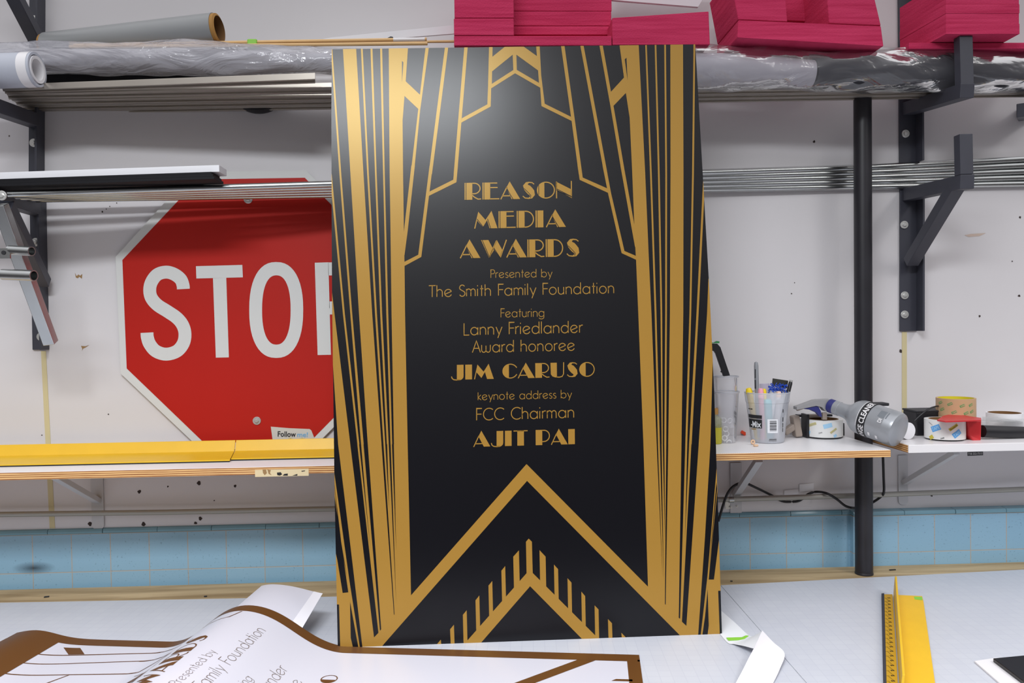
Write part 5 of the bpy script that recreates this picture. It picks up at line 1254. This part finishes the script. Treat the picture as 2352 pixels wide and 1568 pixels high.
# tan roll
cx_ = P(2195.5, 985, 2.14); c = Vector((cx_.x, 2.14, zW)); R = 42.3*PXM(2.12); ztop = P(2195, 913, 2.14).z - zW
t = thing('tape_roll', c, 'tall tan tape roll with green print and yellow inner core on the white shelf', 'tape roll')
mb = MB(); mb.lathe([(R, .0008), (R, ztop), (R-.004, ztop), (R-.004, ztop-.0006)], c, (0, 0, 1), M_tan, 56); mb.build('tape', t, smooth=True)
mb = MB(); mb.lathe([(R-.004, ztop-.0004), (R-.0055, ztop-.0004), (R-.0055, .001), (R-.0045, .001)], c, (0, 0, 1), mat('yellow_core', '#d9cc22', 0.55), 56); mb.build('core', t, smooth=True)
it = []
for s, z in [(-.014, ztop-.014), (.016, ztop-.018), (-.036, ztop-.030), (-.004, ztop-.036), (.026, ztop-.038), (.040, ztop-.016), (.044, ztop-.034), (-.042, ztop-.012)]:
    it.append((s, z, .013, .0062, .42, M_greenprint, '3M', M_tan))
prints(c, R, t, it)
# printed white roll in the red hand dispenser
c0 = onW(2170, 1008); c = Vector((c0.x, c0.y, zW)); R = 43.5*PXM(c.y); H = P(2170, 967, c.y-R).z-zW
t = thing('tape_roll', c, 'white packing tape roll with blue and yellow print in the red dispenser', 'tape roll', 'printed packing tape rolls')
taperoll(c, R, .036, .004, H, t, M_tapewhite, M_tapewhite, M_carddark)
prints(c, R, t, [(-.022, .034, .024, .015, .42, M_skyblue, 'TAPE', M_paleblue), (.021, .038, .026, .0075, .62, M_yelprint, 'Scotch', M_ink), (.030, .021, .024, .014, .62, M_skyblue, 'TAPE', M_paleblue), (-.034, .0085, .012, .010, .6, M_yelprint, None, None), (-.006, .0085, .011, .005, .3, None, '3M', M_ink), (-.036, .045, .016, .004, -.6, None, 'SHIPPING', M_grey)])
rt = thing('tape_dispenser', c, 'red hand tape dispenser with a black handle on the white shelf', 'tape dispenser')
zt = zW+H+.001
fr = [(2152, 967), (2166, 957), (2186, 953), (2212, 955), (2235, 961), (2254, 963.5), (2254, 967), (2235, 968), (2200, 968.5), (2170, 969)]
q0 = [PZ(a, b, zt+.002) for a, b in [(2152, 967), (2172, 970), (2254, 967), (2254, 962), (2232, 959), (2212, 955), (2186, 953), (2166, 957)]]
mb = MB(); mb.prism(q0, (0, 0, .0035), M_redplastic); mb.build('side_plate', rt, bevel=.0012)
mb = MB(); mb.prism([P(2221, 966, c.y-.03), P(2255, 965, c.y-.035), P(2254, 1011, c.y-.035), P(2236, 1013, c.y-.035), P(2226, 1000, c.y-.03)], (0, .035, 0), M_redplastic); mb.build('blade_guard', rt, bevel=.003)
mb = MB(); mb.lathe([(R*.9, .0005), (R*.9, .0035), (0, .0035)], c, (0, 0, 1), M_dark, 40); mb.frame(c+Vector((R+.012, .0, .026)), X3, Y3, Z3, .010, .012, .018, M_dark); mb.build('hub', rt)
ha, hb = P(2256, 990, c.y-.02), P(2420, 996, c.y+.0)
mb = MB(); mb.tube([ha, ha+(hb-ha)*.3, ha+(hb-ha)*.62, ha+(hb-ha)*.66], lambda t: .0165 if t < .95 else .010, M_dark, 24, True, r2=.0165); mb.build('handle', rt, smooth=True)
# white roll with brown core and a clear tray
c0 = P(2307, 975, 2.17); c = Vector((c0.x, 2.17, zW)); R = 38*PXM(2.17); H = P(2307, 947, 2.17).z-zW
t = thing('tape_roll', c, 'plain white roll with a brown cardboard core at far right', 'tape roll')
mb = MB(); mb.lathe([(R, .0008), (R, H), (R-.004, H)], c, (0, 0, 1), M_white, 48); mb.build('tape', t, smooth=True)
mb = MB(); mb.lathe([(R-.004, H), (R-.006, H), (R-.006, .001), (0, .001)], c, (0, 0, 1), M_carddark, 48); mb.build('core', t, smooth=True)
rt = thing('clear_tray', P(2310, 980, 2.08), 'clear plastic tray leaning behind the dispenser handle, far right', 'tray')
a, b = P(2258, 975, 2.075), P(2420, 975, 2.075)
mb = MB(); mb.box(a.x, b.x, 2.075, 2.12, zW+.0005, P(2300, 967, 2.075).z, M_clearbox); mb.build('body', rt, bevel=.001)
mb = MB(); mb.prism([P(2256, 966, 2.075), P(2350, 972, 2.075), P(2350, 969, 2.12), P(2290, 957, 2.12), P(2256, 957, 2.12)], (0, 0, .001), M_clearbox); mb.build('lid', rt)
c0 = P(2086, 997, 2.075); q = Vector((c0.x, 2.085, zW+.0235))
mb = MB(); mb.lathe([(.0, -.006), (.023, -.006), (.023, .008), (0, .008)], q, (.25, -1, 0), M_white, 36)
tag(mb.build('white_disc', smooth=True, loc=q), 'white round disc standing on edge behind the bottom of the spray bottle', 'disc')
a = P(2116, 1002, 2.11)
